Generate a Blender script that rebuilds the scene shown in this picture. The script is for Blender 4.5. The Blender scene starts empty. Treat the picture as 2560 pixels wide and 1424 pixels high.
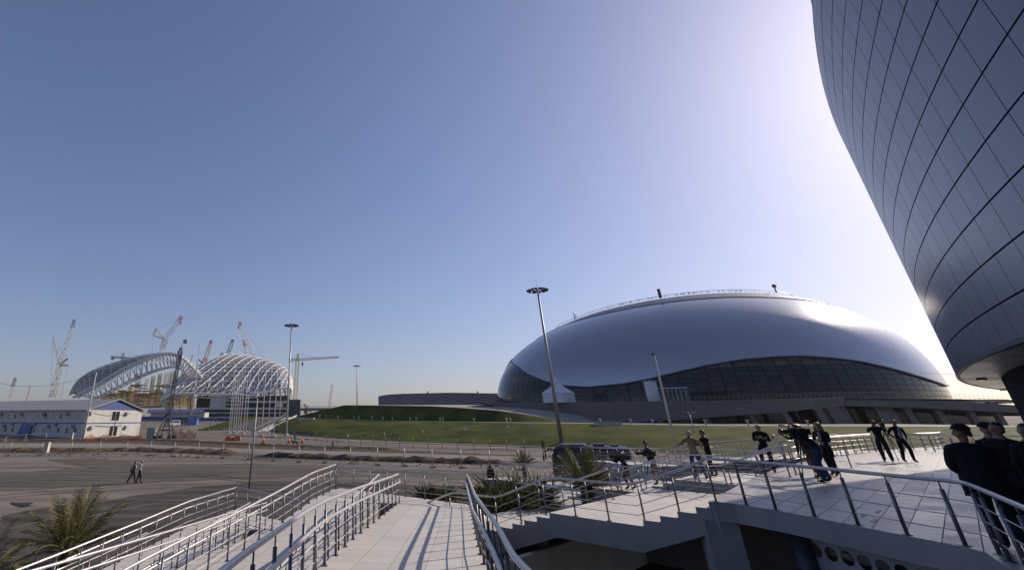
import bpy, bmesh, math, random
from mathutils import Vector, Matrix
random.seed(7)
SC = bpy.context.scene
COL = SC.collection
# ------------------------------------------------------------------ camera model (17 mm shift lens)
FPX = 2560*17/36; PPX = 875.0; PPY = 499.0; PIT = math.atan(541/FPX); CP = math.cos(PIT); SP = math.sin(PIT); EYE = 5.4
def ray(x, y):
    u = (x-PPX)/FPX; v = (PPY-y)/FPX
    return (u, CP-SP*v, SP+CP*v)
def onz(x, y, z):
    r = ray(x, y); t = (z-EYE)/r[2]
    return Vector((r[0]*t, r[1]*t, z))
def atY(x, y, Y):
    r = ray(x, y); t = Y/r[1]
    return Vector((r[0]*t, Y, EYE+r[2]*t))
def zg(x, y):
    d = math.hypot(x, y)
    return 0.0 if d < 150 else min(.0135*(d-150), 3.9)
def onG(x, y):
    r = ray(x, y); t = 1.0; st = .5
    while t < 2000:
        if EYE+r[2]*t <= zg(r[0]*t, r[1]*t): break
        t += st
    return Vector((r[0]*t, r[1]*t, zg(r[0]*t, r[1]*t)))
DC = Vector((144.7, 228.0, 0)); DR = 77.6; DZ = 9.5; DB = 42.0     # the big dome
def ringhit(x, y, r):
    R = ray(x, y); hl = math.hypot(R[0], R[1]); u = (R[0]/hl, R[1]/hl)
    b = u[0]*DC.x+u[1]*DC.y; disc = b*b-(DC.x**2+DC.y**2-r*r)
    t = b-math.sqrt(max(disc, 0))
    return Vector((u[0]*t, u[1]*t, EYE+R[2]/hl*t))
# ------------------------------------------------------------------ materials
MATS = {}
def _n(nt, typ, **kw):
    n = nt.nodes.new(typ)
    for k, v in kw.items(): setattr(n, k, v)
    return n
def mat(name, col, rough=.7, metal=0., var=.12, scale=3., bump=0., bscale=None, spec=.5, stretch=None, coords='Object', col2=None, detail=6):
    if name in MATS: return MATS[name]
    m = bpy.data.materials.new(name); m.use_nodes = True; nt = m.node_tree; nt.nodes.clear()
    out = _n(nt, 'ShaderNodeOutputMaterial'); b = _n(nt, 'ShaderNodeBsdfPrincipled'); nt.links.new(b.outputs[0], out.inputs[0])
    tc = _n(nt, 'ShaderNodeTexCoord'); mp = _n(nt, 'ShaderNodeMapping'); nt.links.new(tc.outputs[coords], mp.inputs[0])
    if stretch: mp.inputs['Scale'].default_value = stretch
    nz = _n(nt, 'ShaderNodeTexNoise'); nz.inputs['Scale'].default_value = scale; nz.inputs['Detail'].default_value = detail
    nt.links.new(mp.outputs[0], nz.inputs['Vector'])
    cr = _n(nt, 'ShaderNodeValToRGB'); e = cr.color_ramp.elements
    c2 = col2 if col2 else tuple(min(1, c*(1+var)) for c in col)
    c1 = col if col2 else tuple(c*(1-var) for c in col)
    e[0].position = .36; e[0].color = (*c1, 1); e[1].position = .64; e[1].color = (*c2, 1)
    nt.links.new(nz.outputs['Fac'], cr.inputs[0]); nt.links.new(cr.outputs[0], b.inputs['Base Color'])
    b.inputs['Roughness'].default_value = rough; b.inputs['Metallic'].default_value = metal
    b.inputs['Specular IOR Level'].default_value = spec
    if bump:
        n2 = _n(nt, 'ShaderNodeTexNoise'); n2.inputs['Scale'].default_value = bscale or scale*4; n2.inputs['Detail'].default_value = 8
        nt.links.new(mp.outputs[0], n2.inputs['Vector'])
        bp = _n(nt, 'ShaderNodeBump'); bp.inputs['Strength'].default_value = bump; bp.inputs['Distance'].default_value = .05
        nt.links.new(n2.outputs['Fac'], bp.inputs['Height']); nt.links.new(bp.outputs[0], b.inputs['Normal'])
    m['b'] = b.name
    MATS[name] = m
    return m
def math_(nt, op, a, b=None, c=None):
    n = _n(nt, 'ShaderNodeMath', operation=op)
    for i, v in enumerate((a, b, c)):
        if v is None: continue
        if isinstance(v, (int, float)): n.inputs[i].default_value = v
        else: nt.links.new(v, n.inputs[i])
    return n.outputs[0]
def panel_mat(name, col, line, rough=.4, metal=0., wu=.03, wv=.03, var=.08, spec=.5, diag=False, streak=0., bands=None, rvar=0., line_u=1., coords='UV', rot=0., size=(1, 1), bump=0., dirt=.0, flat=False):
    """a surface divided into panels along its own u and v, each panel with a tone of its own"""
    if name in MATS: return MATS[name]
    m = bpy.data.materials.new(name); m.use_nodes = True; nt = m.node_tree; nt.nodes.clear()
    out = _n(nt, 'ShaderNodeOutputMaterial'); b = _n(nt, 'ShaderNodeBsdfPrincipled'); nt.links.new(b.outputs[0], out.inputs[0])
    tc = _n(nt, 'ShaderNodeTexCoord'); src = tc.outputs[coords]
    mp = _n(nt, 'ShaderNodeMapping'); nt.links.new(src, mp.inputs[0]); mp.inputs['Rotation'].default_value = (0, 0, rot)
    sp = _n(nt, 'ShaderNodeSeparateXYZ'); nt.links.new(mp.outputs[0], sp.inputs[0])
    u, v = sp.outputs[0], sp.outputs[1]
    if size != (1, 1): u = math_(nt, 'DIVIDE', u, size[0]); v = math_(nt, 'DIVIDE', v, size[1])
    if diag:
        u, v = math_(nt, 'ADD', u, v), math_(nt, 'SUBTRACT', u, v)
    fu = math_(nt, 'FRACT', u); fv = math_(nt, 'FRACT', v)
    lu = math_(nt, 'LESS_THAN', math_(nt, 'ABSOLUTE', math_(nt, 'SUBTRACT', fu, .5)), .5-wu/2)
    lv = math_(nt, 'LESS_THAN', math_(nt, 'ABSOLUTE', math_(nt, 'SUBTRACT', fv, .5)), .5-wv/2)
    cb = _n(nt, 'ShaderNodeCombineXYZ'); nt.links.new(math_(nt, 'FLOOR', u), cb.inputs[0]); nt.links.new(math_(nt, 'FLOOR', v), cb.inputs[1])
    wn = _n(nt, 'ShaderNodeTexWhiteNoise', noise_dimensions='3D'); nt.links.new(cb.outputs[0], wn.inputs[0])
    nz = _n(nt, 'ShaderNodeTexNoise'); nz.inputs['Scale'].default_value = .35; nz.inputs['Detail'].default_value = 8; nt.links.new(tc.outputs['Object'], nz.inputs[0])
    tone = math_(nt, 'ADD', math_(nt, 'MULTIPLY', wn.outputs['Value'], var), math_(nt, 'MULTIPLY', nz.outputs['Fac'], dirt*2))
    tone = math_(nt, 'ADD', tone, 1-var/2-dirt)
    base = _n(nt, 'ShaderNodeMix', data_type='RGBA', blend_type='MULTIPLY'); base.inputs[0].default_value = 1
    if bands:
        cr = _n(nt, 'ShaderNodeValToRGB'); cr.color_ramp.interpolation = 'CONSTANT'
        el = cr.color_ramp.elements
        el[0].position = 0; el[0].color = (*bands[0][1], 1); el[1].position = bands[1][0]; el[1].color = (*bands[1][1], 1)
        for p, c in bands[2:]:
            q = el.new(p); q.color = (*c, 1)
        nt.links.new(math_(nt, 'DIVIDE', math_(nt, 'FLOOR', v), 20.), cr.inputs[0])
        nt.links.new(cr.outputs[0], base.inputs[6])
    else:
        base.inputs[6].default_value = (*col, 1)
    cc = _n(nt, 'ShaderNodeCombineColor')
    for i in range(3): nt.links.new(tone, cc.inputs[i])
    nt.links.new(cc.outputs[0], base.inputs[7])
    keep = math_(nt, 'MULTIPLY', math_(nt, 'MAXIMUM', lu, 1-line_u), lv)
    mx = _n(nt, 'ShaderNodeMix', data_type='RGBA'); mx.inputs[6].default_value = (*line, 1)
    nt.links.new(keep, mx.inputs[0]); nt.links.new(base.outputs[2], mx.inputs[7])
    nt.links.new(mx.outputs[2], b.inputs['Base Color'])
    if flat: b.inputs['Metallic'].default_value = metal
    else: nt.links.new(math_(nt, 'MULTIPLY', keep, metal), b.inputs['Metallic'])
    nt.links.new(math_(nt, 'MULTIPLY', keep, spec), b.inputs['Specular IOR Level'])
    r = math_(nt, 'ADD', math_(nt, 'MULTIPLY', wn.outputs['Value'], rvar), rough)
    if streak:
        mp2 = _n(nt, 'ShaderNodeMapping'); nt.links.new(src, mp2.inputs[0]); mp2.inputs['Rotation'].default_value = (0, 0, rot); mp2.inputs['Scale'].default_value = (.6, 6, 1)
        n3 = _n(nt, 'ShaderNodeTexNoise'); n3.inputs['Scale'].default_value = .9; n3.inputs['Detail'].default_value = 5; nt.links.new(mp2.outputs[0], n3.inputs[0])
        r = math_(nt, 'ADD', r, math_(nt, 'MULTIPLY', n3.outputs['Fac'], streak))
    nt.links.new(r, b.inputs['Roughness'])
    bp = _n(nt, 'ShaderNodeBump'); bp.inputs['Strength'].default_value = .35; bp.inputs['Distance'].default_value = .02
    h = keep
    if bump: h = math_(nt, 'ADD', keep, math_(nt, 'MULTIPLY', wn.outputs['Value'], bump))
    nt.links.new(h, bp.inputs['Height'])
    if not flat: nt.links.new(bp.outputs[0], b.inputs['Normal'])
    MATS[name] = m
    return m
# ------------------------------------------------------------------ mesh collector
OFF = {}
class MB:
    def __init__(s): s.v = []; s.f = []; s.uv = {}; s.mi = []; s.sm = []
    def _add(s, pts): i = len(s.v); s.v += [Vector(p) for p in pts]; return i
    def face(s, idx, m=0, sm=False): s.f.append(tuple(idx)); s.mi.append(m); s.sm.append(sm)
    def poly(s, pts, m=0): i = s._add(pts); s.face(range(i, i+len(pts)), m)
    def box(s, c, sz, rz=0., m=0, rx=0., ry=0.):
        R = Matrix.Rotation(rz, 3, 'Z') @ Matrix.Rotation(rx, 3, 'X') @ Matrix.Rotation(ry, 3, 'Y'); c = Vector(c); h = Vector(sz)/2
        i = s._add([c+R@Vector((x*h.x, y*h.y, z*h.z)) for x in (-1, 1) for y in (-1, 1) for z in (-1, 1)])
        for q in ((0, 1, 3, 2), (4, 6, 7, 5), (0, 4, 5, 1), (2, 3, 7, 6), (0, 2, 6, 4), (1, 5, 7, 3)): s.face([i+k for k in q], m)
    def prism(s, pts, z0, z1, m=0, mtop=None):
        """vertical prism over a plan polygon (z0, z1 numbers or functions)"""
        a = sum(pts[i][0]*pts[(i+1) % len(pts)][1]-pts[(i+1) % len(pts)][0]*pts[i][1] for i in range(len(pts)))
        if a < 0: pts = pts[::-1]
        n = len(pts); f0 = z0 if callable(z0) else (lambda x, y: z0); f1 = z1 if callable(z1) else (lambda x, y: z1)
        i = s._add([(p[0], p[1], f0(p[0], p[1])) for p in pts]+[(p[0], p[1], f1(p[0], p[1])) for p in pts])
        s.face([i+k for k in range(n)][::-1], m); s.face([i+n+k for k in range(n)], m if mtop is None else mtop)
        for k in range(n): s.face((i+k, i+(k+1) % n, i+n+(k+1) % n, i+n+k), m)
    def tube(s, pts, r, n=6, m=0, closed=False, r2=None):
        pts = [Vector(p) for p in pts]; N = len(pts)
        if N < 2: return
        up = None; rings = []
        for k in range(N):
            a = pts[max(k-1, 0)] if not closed else pts[k-1]; b = pts[min(k+1, N-1)] if not closed else pts[(k+1) % N]
            d = (b-a)
            if d.length < 1e-9: d = Vector((0, 0, 1))
            d.normalize()
            if up is None:
                up = Vector((0, 0, 1)) if abs(d.z) < .9 else Vector((1, 0, 0))
            x = d.cross(up)
            if x.length < 1e-6: x = d.orthogonal()
            x.normalize(); y = x.cross(d); y.normalize(); up = y
            rr = r if r2 is None else r+(r2-r)*k/(N-1)
            rings.append(s._add([pts[k]+(x*math.cos(2*math.pi*j/n)+y*math.sin(2*math.pi*j/n))*rr for j in range(n)]))
        for k in range(N if closed else N-1):
            A = rings[k]; B = rings[(k+1) % N]
            for j in range(n): s.face((A+j, A+(j+1) % n, B+(j+1) % n, B+j), m, n > 4)
        if not closed:
            s.face([rings[0]+j for j in range(n)][::-1], m); s.face([rings[-1]+j for j in range(n)], m)
    def ball(s, c, r, n=10, k=6, m=0, sc=(1, 1, 1), half=False):
        c = Vector(c); g = []
        for a in range(k+1):
            ph = -math.pi/2+math.pi*a/k
            if half: ph = (math.pi/2)*a/k
            g.append(s._add([c+Vector((math.cos(ph)*math.cos(2*math.pi*j/n)*r*sc[0], math.cos(ph)*math.sin(2*math.pi*j/n)*r*sc[1], math.sin(ph)*r*sc[2])) for j in range(n)]))
        for a in range(k):
            for j in range(n): s.face((g[a]+j, g[a]+(j+1) % n, g[a+1]+(j+1) % n, g[a+1]+j), m, True)
    def grid(s, nu, nv, fn, uv=None, m=0, sm=True, flip=False):
        i = s._add([fn(a/nu, b/nv) for b in range(nv+1) for a in range(nu+1)])
        for b in range(nv):
            for a in range(nu):
                q = [i+b*(nu+1)+a, i+b*(nu+1)+a+1, i+(b+1)*(nu+1)+a+1, i+(b+1)*(nu+1)+a]
                if flip: q = q[::-1]
                s.face(q, m, sm)
        if uv:
            for b in range(nv+1):
                for a in range(nu+1): s.uv[i+b*(nu+1)+a] = uv(a/nu, b/nv)
    def build(s, name, mats, parent=None, off=None, smooth=None):
        if not isinstance(mats, (list, tuple)): mats = [mats]
        o0 = off if off is not None else (OFF.get(parent.name, Vector((0, 0, 0))) if parent is not None else None)
        if o0 is None:
            if s.v:
                xs = [v.x for v in s.v]; ys = [v.y for v in s.v]; zs = [v.z for v in s.v]
                o0 = Vector(((min(xs)+max(xs))/2, (min(ys)+max(ys))/2, min(zs)))
            else: o0 = Vector((0, 0, 0))
        me = bpy.data.meshes.new(name); me.from_pydata([tuple(v-o0) for v in s.v], [], s.f)
        for mm in mats: me.materials.append(mm)
        me.polygons.foreach_set('material_index', s.mi); me.polygons.foreach_set('use_smooth', s.sm if smooth is None else [smooth]*len(s.f))
        if s.uv:
            ul = me.uv_layers.new(name='UVMap'); data = []
            for l in me.loops: data += list(s.uv.get(l.vertex_index, (0, 0)))
            ul.data.foreach_set('uv', data)
        me.update()
        ob = bpy.data.objects.new(name, me); COL.objects.link(ob)
        if parent is not None: ob.parent = parent
        else: ob.location = o0
        OFF[ob.name] = o0
        return ob
def tag(o, label=None, cat=None, group=None, kind=None):
    if label: o['label'] = label
    if cat: o['category'] = cat
    if group: o['group'] = group
    if kind: o['kind'] = kind
    return o
def thing(name, label, cat, loc=(0, 0, 0), rz=0., group=None):
    o = bpy.data.objects.new(name, None); COL.objects.link(o); o.location = loc; o.rotation_euler = (0, 0, rz); o.empty_display_size = .3
    tag(o, label, cat, group)
    OFF[o.name] = Vector(loc) if not rz else Vector((0, 0, 0))
    return o
def kids(o): return [c for c in bpy.data.objects if c.parent == o]
def dup(root, loc, rz, label, ch=None):
    r = root.copy(); COL.objects.link(r); r.location = loc; r.rotation_euler = (0, 0, rz); r['label'] = label
    for c in (ch if ch is not None else root.children):
        n = c.copy(); COL.objects.link(n); n.parent = r
        for g in c.children:
            d = g.copy(); COL.objects.link(d); d.parent = n
    return r
def resample(path, step):
    P = [Vector(p) for p in path]; L = [0]
    for a, b in zip(P, P[1:]): L.append(L[-1]+(b-a).length)
    n = max(1, round(L[-1]/step)); out = []
    for k in range(n+1):
        t = L[-1]*k/n; i = 0
        while i < len(P)-2 and L[i+1] < t: i += 1
        out.append(P[i].lerp(P[i+1], (t-L[i])/max(L[i+1]-L[i], 1e-9)))
    return out
# material set
M = {}
M['tile'] = panel_mat('pale_paving_tile', (.345, .333, .317), (.22, .21, .20), rough=.23, wu=.022, wv=.035, var=.16, coords='Object', rot=-math.radians(41), size=(.9, .45), rvar=.12, streak=.22, dirt=.13)
M['ramp_tile'] = panel_mat('ramp_paving_tile', (.56, .525, .485), (.33, .31, .28), rough=.5, wu=.018, wv=.024, var=.10, coords='Object', rot=math.radians(12), size=(.6, .6), rvar=.1, dirt=.14)
M['render'] = mat('shade_greyed_render', (.27, .27, .285), .8, var=.10, scale=.8, bump=.05, bscale=30)  # greyer than its white paint: deep shade of the sides put into the colour
M['steel'] = mat('brushed_steel_rail', (.52, .50, .51), .36, .6, var=.06, scale=6)
M['post'] = mat('grey_steel_post', (.18, .18, .20), .42, .6, var=.08, scale=6)
M['conc'] = mat('rough_concrete', (.22, .205, .19), .9, var=.16, scale=.5, bump=.15, bscale=6)
M['conc_pale'] = mat('light_concrete', (.50, .47, .43), .85, var=.12, scale=1.2, bump=.1)  # paler concrete with a tone of its own
M['white'] = mat('white_paint', (.74, .73, .72), .5, var=.05, scale=1.5)
M['black'] = mat('black_plastic', (.02, .02, .022), .45, var=.2, scale=8)
M['dsteel'] = mat('dark_steel', (.055, .06, .085), .5, .4, var=.2, scale=3)
M['galv'] = mat('galvanised_steel', (.30, .30, .30), .5, .6, var=.12, scale=3)
M['glass_dark'] = mat('dark_glass', (.02, .026, .035), .06, .0, var=.3, scale=.2, spec=.8)
M['blue'] = mat('blue_cladding', (.035, .075, .25), .5, var=.12, scale=1)
M['orange'] = mat('orange_plastic', (.62, .12, .04), .55, var=.15, scale=2)
M['yellow'] = mat('yellow_steel', (.42, .30, .07), .6, var=.25, scale=.2)
M['cranewhite'] = mat('crane_white_paint', (.62, .60, .56), .6, var=.1, scale=.3)
M['craneyellow'] = mat('crane_yellow_paint', (.46, .37, .16), .6, var=.15, scale=.3)
M['cranered'] = mat('crane_red_paint', (.33, .05, .04), .6, var=.15, scale=.3)
M['craneorange'] = mat('crane_orange_paint', (.5, .2, .07), .6, var=.15, scale=.3)
M['cranegrey'] = mat('crane_grey_paint', (.09, .10, .13), .6, var=.2, scale=.3)
M['wood'] = mat('weathered_wood', (.26, .22, .18), .85, var=.2, scale=2, stretch=(4, 4, .3))
# ------------------------------------------------------------------ light, sky, camera
SAZ, SEL = math.radians(61.5), math.radians(27)
w = bpy.data.worlds.new('World'); SC.world = w; w.use_nodes = True; nt = w.node_tree; nt.nodes.clear()
wo = _n(nt, 'ShaderNodeOutputWorld'); bg = _n(nt, 'ShaderNodeBackground'); sky = _n(nt, 'ShaderNodeTexSky', sky_type='NISHITA')
sky.sun_disc = False; sky.sun_elevation = SEL; sky.sun_rotation = SAZ; sky.altitude = 10; sky.air_density = 1.0; sky.dust_density = 1.05; sky.ozone_density = 2.2
bg.inputs[1].default_value = .10
gam = _n(nt, 'ShaderNodeGamma'); gam.inputs[1].default_value = .79; tint = _n(nt, 'ShaderNodeMix', data_type='RGBA', blend_type='MULTIPLY'); tint.inputs[0].default_value = 1; tint.inputs[7].default_value = (1.14, 1.14, 1.42, 1)
nt.links.new(sky.outputs[0], gam.inputs[0]); nt.links.new(gam.outputs[0], tint.inputs[6]); nt.links.new(tint.outputs[2], bg.inputs[0]); nt.links.new(bg.outputs[0], wo.inputs[0])
sd = bpy.data.lights.new('sun', 'SUN'); sd.energy = 4.8; sd.angle = math.radians(.55); sd.color = (1, .87, .72)
so = bpy.data.objects.new('sun', sd); COL.objects.link(so)
sdir = Vector((math.sin(SAZ)*math.cos(SEL), math.cos(SAZ)*math.cos(SEL), math.sin(SEL)))
so.rotation_euler = sdir.to_track_quat('Z', 'Y').to_euler(); so.location = (60, 40, 60)
SC.view_settings.view_transform = 'Standard'; SC.view_settings.look = 'None'; SC.view_settings.gamma = 1; SC.view_settings.exposure = 0.08
cd = bpy.data.cameras.new('camera'); cam = bpy.data.objects.new('camera', cd); COL.objects.link(cam); SC.camera = cam
cd.sensor_width = 36; cd.lens = 17; cd.clip_start = .1; cd.clip_end = 9000
cd.shift_x = (1280-PPX)/2560; cd.shift_y = -(712-PPY)/2560
cam.location = (0, 0, EYE); cam.rotation_euler = (math.pi/2+PIT, 0, 0)
# ------------------------------------------------------------------ ground and its surfaces
gm = mat('gravel_ground', (.125, .108, .092), .95, var=.3, scale=.16, bump=.5, bscale=2.5, stretch=(.35, 2.0, 1), col2=(.205, .182, .158), detail=10, spec=.1)
g = MB(); RR = [0, 15, 40, 80, 150, 220, 300, 438.9, 900, 2500, 7000]; NA = 96
rings = []
for r in RR: rings.append(g._add([(r*math.cos(2*math.pi*k/NA), r*math.sin(2*math.pi*k/NA), zg(r, 0)) for k in range(NA)]))
for a in range(len(RR)-1):
    for k in range(NA): g.face((rings[a]+k, rings[a]+(k+1) % NA, rings[a+1]+(k+1) % NA, rings[a+1]+k), 0, True)
tag(g.build('ground', gm, off=Vector((0, 0, 0))), kind='structure')
def itp(x, tab):
    for (a, va), (b, vb) in zip(tab, tab[1:]):
        if x <= b: return va+(vb-va)*max(0, (x-a))/(b-a)
    return tab[-1][1]
def fbm(x, s=0.):
    return math.sin(x*1.3+s)+.5*math.sin(x*2.9+s*2.1)+.25*math.sin(x*6.1+s*.7)
LAYER = [0]
def patch(name, px, m, rough=.25):
    """flat surface on the lot whose outline wanders a little"""
    LAYER[0] += 1; z = .004*LAYER[0]
    P = [onG(*p) for p in px]; out = []
    for a, b in zip(P, P[1:]+P[:1]):
        n = max(1, int((b-a).length/1.2)); nrm = Vector((-(b-a).y, (b-a).x, 0)).normalized() if (b-a).length else Vector((0, 0, 0))
        for k in range(n):
            t = k/n; q = a.lerp(b, t); q += nrm*rough*fbm(q.x*.6+q.y*.5, LAYER[0])*min(1, 4*t*(1-t)+.1); out.append(q)
    mb = MB(); mb.poly([(q.x, q.y, z+zg(q.x, q.y)) for q in out])
    a = mb.build(name, m); tag(a, kind='structure'); return a
asph = mat('worn_asphalt', (.045, .04, .036), .9, scale=.3, bump=.5, bscale=4, stretch=(.35, 2.6, 1), col2=(.105, .094, .085), spec=.1, detail=10)
asph2 = mat('dusty_asphalt', (.075, .066, .059), .9, scale=.3, bump=.5, bscale=4, stretch=(.3, 2.6, 1), col2=(.14, .126, .113), spec=.1, detail=10)
pale = mat('pale_dusty_road', (.21, .19, .17), .9, var=.16, spec=.1, scale=.2, bump=.15, bscale=5, stretch=(.4, 2, 1))
soil = mat('brown_soil', (.05, .036, .024), .95, scale=.8, bump=.8, bscale=5, spec=.05, col2=(.14, .108, .078), detail=10)
patch('road', [(-60, 1107), (300, 1108), (640, 1122), (1290, 1141), (1420, 1146), (1420, 1155), (1290, 1150), (640, 1131), (300, 1118), (-60, 1117)], pale, .1)
patch('soil_strip', [(-60, 1096), (350, 1097), (640, 1113), (1000, 1126), (1290, 1136), (1290, 1140), (640, 1121), (300, 1107), (-60, 1106)], soil, .4)
patch('road', [(560, 1088), (660, 1094), (860, 1100), (1100, 1108), (1300, 1115), (1300, 1121), (1000, 1111), (780, 1103), (560, 1094)], pale, .05)
patch('asphalt_patch', [(118, 1147), (230, 1145), (330, 1156), (360, 1163), (225, 1169), (150, 1155)], asph2, .3)
patch('asphalt_patch', [(-80, 1186), (225, 1170), (420, 1164), (640, 1158), (860, 1166), (1230, 1180), (1230, 1200), (860, 1192), (600, 1197), (420, 1203), (250, 1216), (-80, 1229)], asph2, .5)
patch('asphalt_patch', [(-120, 1310), (60, 1282), (280, 1252), (460, 1222), (640, 1204), (860, 1206), (1220, 1218), (1220, 1300), (640, 1420), (-120, 1650)], asph, .5)
def track(px, gap=1.7, wd=.24, m=None):
    P = resample([onG(*p) for p in px], 1.5)
    LAYER[0] += 1; z = .004*LAYER[0]
    for s in (-1, 1):
        mb = MB(); L = []; R = []
        for k, p in enumerate(P):
            d = P[min(k+1, len(P)-1)]-P[max(k-1, 0)]; n = Vector((-d.y, d.x, 0)).normalized(); c = p+n*(s*gap/2+.15*fbm(k*.13, gap)); w_ = wd*(.5+.3*fbm(k*.4, s))*.8+.05
            L.append(Vector((c.x, c.y, z+zg(c.x, c.y)))+n*w_*.5); R.append(Vector((c.x, c.y, z+zg(c.x, c.y)))-n*w_*.5)
        for k in range(len(P)-1): mb.poly([R[k], R[k+1], L[k+1], L[k]])
        tag(mb.build('tyre_track', m), kind='structure')
tk = mat('tyre_marks', (.055, .048, .042), .95, scale=.8, col2=(.13, .115, .10), spec=.1, stretch=(1, 1, 1))
tk2 = mat('pale_tyre_marks', (.15, .135, .118), .95, scale=.8, col2=(.20, .182, .16), spec=.1)
track([(-60, 1250), (120, 1232), (300, 1222), (480, 1214), (640, 1207), (900, 1204), (1200, 1213)], m=tk); track([(-60, 1216), (200, 1196), (420, 1186), (700, 1180), (1000, 1180), (1220, 1188)], m=tk)
track([(60, 1330), (240, 1282), (380, 1256), (520, 1240), (700, 1230)], m=tk2); track([(140, 1172), (330, 1180), (520, 1190), (700, 1212)], m=tk, gap=1.5); track([(-40, 1178), (180, 1160), (420, 1150), (640, 1154), (900, 1171)], m=tk2)
pud = mat('damp_patch', (.035, .031, .028), .6, scale=.5, spec=.2)
patch('damp_patch', [(24, 1260), (52, 1257), (84, 1260), (70, 1264), (40, 1264)], pud, .1); patch('damp_patch', [(40, 1268), (62, 1265), (80, 1267), (58, 1270)], pud, .08); patch('damp_patch', [(836, 1214), (890, 1211), (950, 1213), (900, 1217)], pud, .1)
rs = random.Random(8); mb = MB(); gv_ = mat('loose_gravel', (.13, .115, .10), .95, var=.5, scale=6)
for k in range(700):
    x = rs.uniform(-30, 1290); y = itp(x, [(-30, 1133), (600, 1138), (1290, 1164)])+rs.gauss(0, 4)
    p = onz(x, max(y, 1100), .02); q = rs.uniform(.05, .2); mb.box(p+Vector((0, 0, q*.3)), (q, q*.8, q*.6), rs.random()*3, rx=rs.random())
tag(mb.build('gravel', gv_), kind='stuff')
def ridge(name, px, hgt, wid, seed):
    P = resample([onG(*p) for p in px], .7); mb = MB(); nv = 6; n = len(P)-1
    rnd = random.Random(seed); hs = [.55+.45*abs(fbm(k*.31, seed))*.6+.25*rnd.random() for k in range(n+1)]
    def f(u, v):
        k = min(int(round(u*n)), n); p = P[k]; d = (P[min(k+1, n)]-P[max(k-1, 0)]); nr = Vector((-d.y, d.x, 0)).normalized()
        e = min(1, k/4, (n-k)/4)
        q = p+nr*(v-.5)*wid*(.8+.3*hs[k]); h = math.sin(math.pi*v)**.8*hgt*hs[k]*e*(.8+.4*rnd.random())
        return (q.x, q.y, zg(q.x, q.y)+.012+h)
    mb.grid(n, nv, f, sm=False)
    tag(mb.build(name, soil), kind='structure')
ridge('dirt_mound', [(-40, 1128), (120, 1129), (330, 1127), (470, 1130), (600, 1137)], .62, 4.2, 1)
ridge('dirt_mound', [(640, 1139), (760, 1145), (950, 1151), (1120, 1157), (1290, 1160)], .6, 2.6, 2)
ridge('dirt_mound', [(330, 1098), (460, 1103), (620, 1111), (760, 1117), (1000, 1124)], .35, 3.0, 3)
ridge('dirt_mound', [(-40, 1102), (90, 1101), (210, 1101), (330, 1103)], .4, 3.5, 4)
for i, (a, b) in enumerate((([(560, 1087), (660, 1092), (860, 1104)], [(1000, 1108), (1380, 1120)]),)):
    P = [onG(*p) for p in a+b]; mb = MB(); q = resample(P, 3)
    for p0, p1 in zip(q, q[1:]):
        c = (p0+p1)/2; mb.box((c.x, c.y, c.z+.07), ((p1-p0).length, .18, .14), math.atan2((p1-p0).y, (p1-p0).x))
    tag(mb.build('kerb', M['conc']), kind='structure')
# ------------------------------------------------------------------ grass embankment in two steps round the dome
XS = [690, 740, 800, 860, 930, 1000, 1080, 1160, 1240, 1330, 1420, 1500, 1600, 1700, 1800, 1900, 2000, 2100, 2220, 2340, 2480, 2620]
def dist_pt(x, y, D):                       # along pixel column x at height y, horizontal distance D
    r = ray(x, y); h = math.hypot(r[0], r[1]); return Vector((r[0]/h*D, r[1]/h*D, EYE+r[2]/h*D))
B0 = []; B1 = []; B1b = []; B2 = []
for x in XS:
    y0 = itp(x, [(690, 1086), (850, 1096), (1050, 1105), (1280, 1112), (1500, 1122), (1800, 1140), (2100, 1152), (2620, 1165)])
    p = onz(x, y0, 0); p.z = .02; B0.append(p)
    y1 = itp(x, [(690, 1050), (745, 1042), (860, 1047), (1000, 1052), (1240, 1055), (1500, 1058), (1800, 1063), (2100, 1064), (2620, 1066)])
    d1 = itp(x, [(690, 212), (745, 208), (860, 186), (1000, 168), (1240, 150), (1500, 139), (1800, 136), (2100, 141), (2620, 150)])
    B1.append(dist_pt(x, y1, d1)); q = dist_pt(x, y1, d1+3.0); q.z = B1[-1].z+.03; B1b.append(q)
    y2 = itp(x, [(690, 1046), (745, 1040), (800, 1026), (845, 1012), (1000, 1013), (1100, 1015), (1240, 1025), (1330, 1037), (1400, 1052), (1460, 1060), (2620, 1066)])
    d2 = itp(x, [(690, 217), (745, 213), (860, 197), (1000, 178), (1240, 158.5), (1500, 149), (1800, 146), (2100, 150), (2620, 158)])
    q = dist_pt(x, y2, d2); q.z = max(q.z, B1b[-1].z-.02); B2.append(q)
grass = mat('mown_grass', (.030, .042, .007), .85, scale=.16, bump=.8, bscale=7, col2=(.078, .086, .016), detail=12, spec=.05)
def strip(name, A, B, m, nv=6, kind='structure', bulge=0.):
    mb = MB(); n = len(A)-1
    def f(u, v):
        t = u*n; k = min(int(t), n-1); fr = t-k
        p = A[k].lerp(A[k+1], fr).lerp(B[k].lerp(B[k+1], fr), v)
        p = p.copy(); p.z += bulge*math.sin(math.pi*v)+.05*fbm(p.x*.35+p.y*.21, 1)*math.sin(math.pi*v); return p
    mb.grid(n*4, nv, f)
    return tag(mb.build(name, m), kind=kind)
strip('grass_slope', B0, B1, grass, 8, bulge=.35)
strip('embankment_path', B1, B1b, M['conc_pale'], 1)
strip('grass_slope', B1b, B2, grass, 6)
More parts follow.
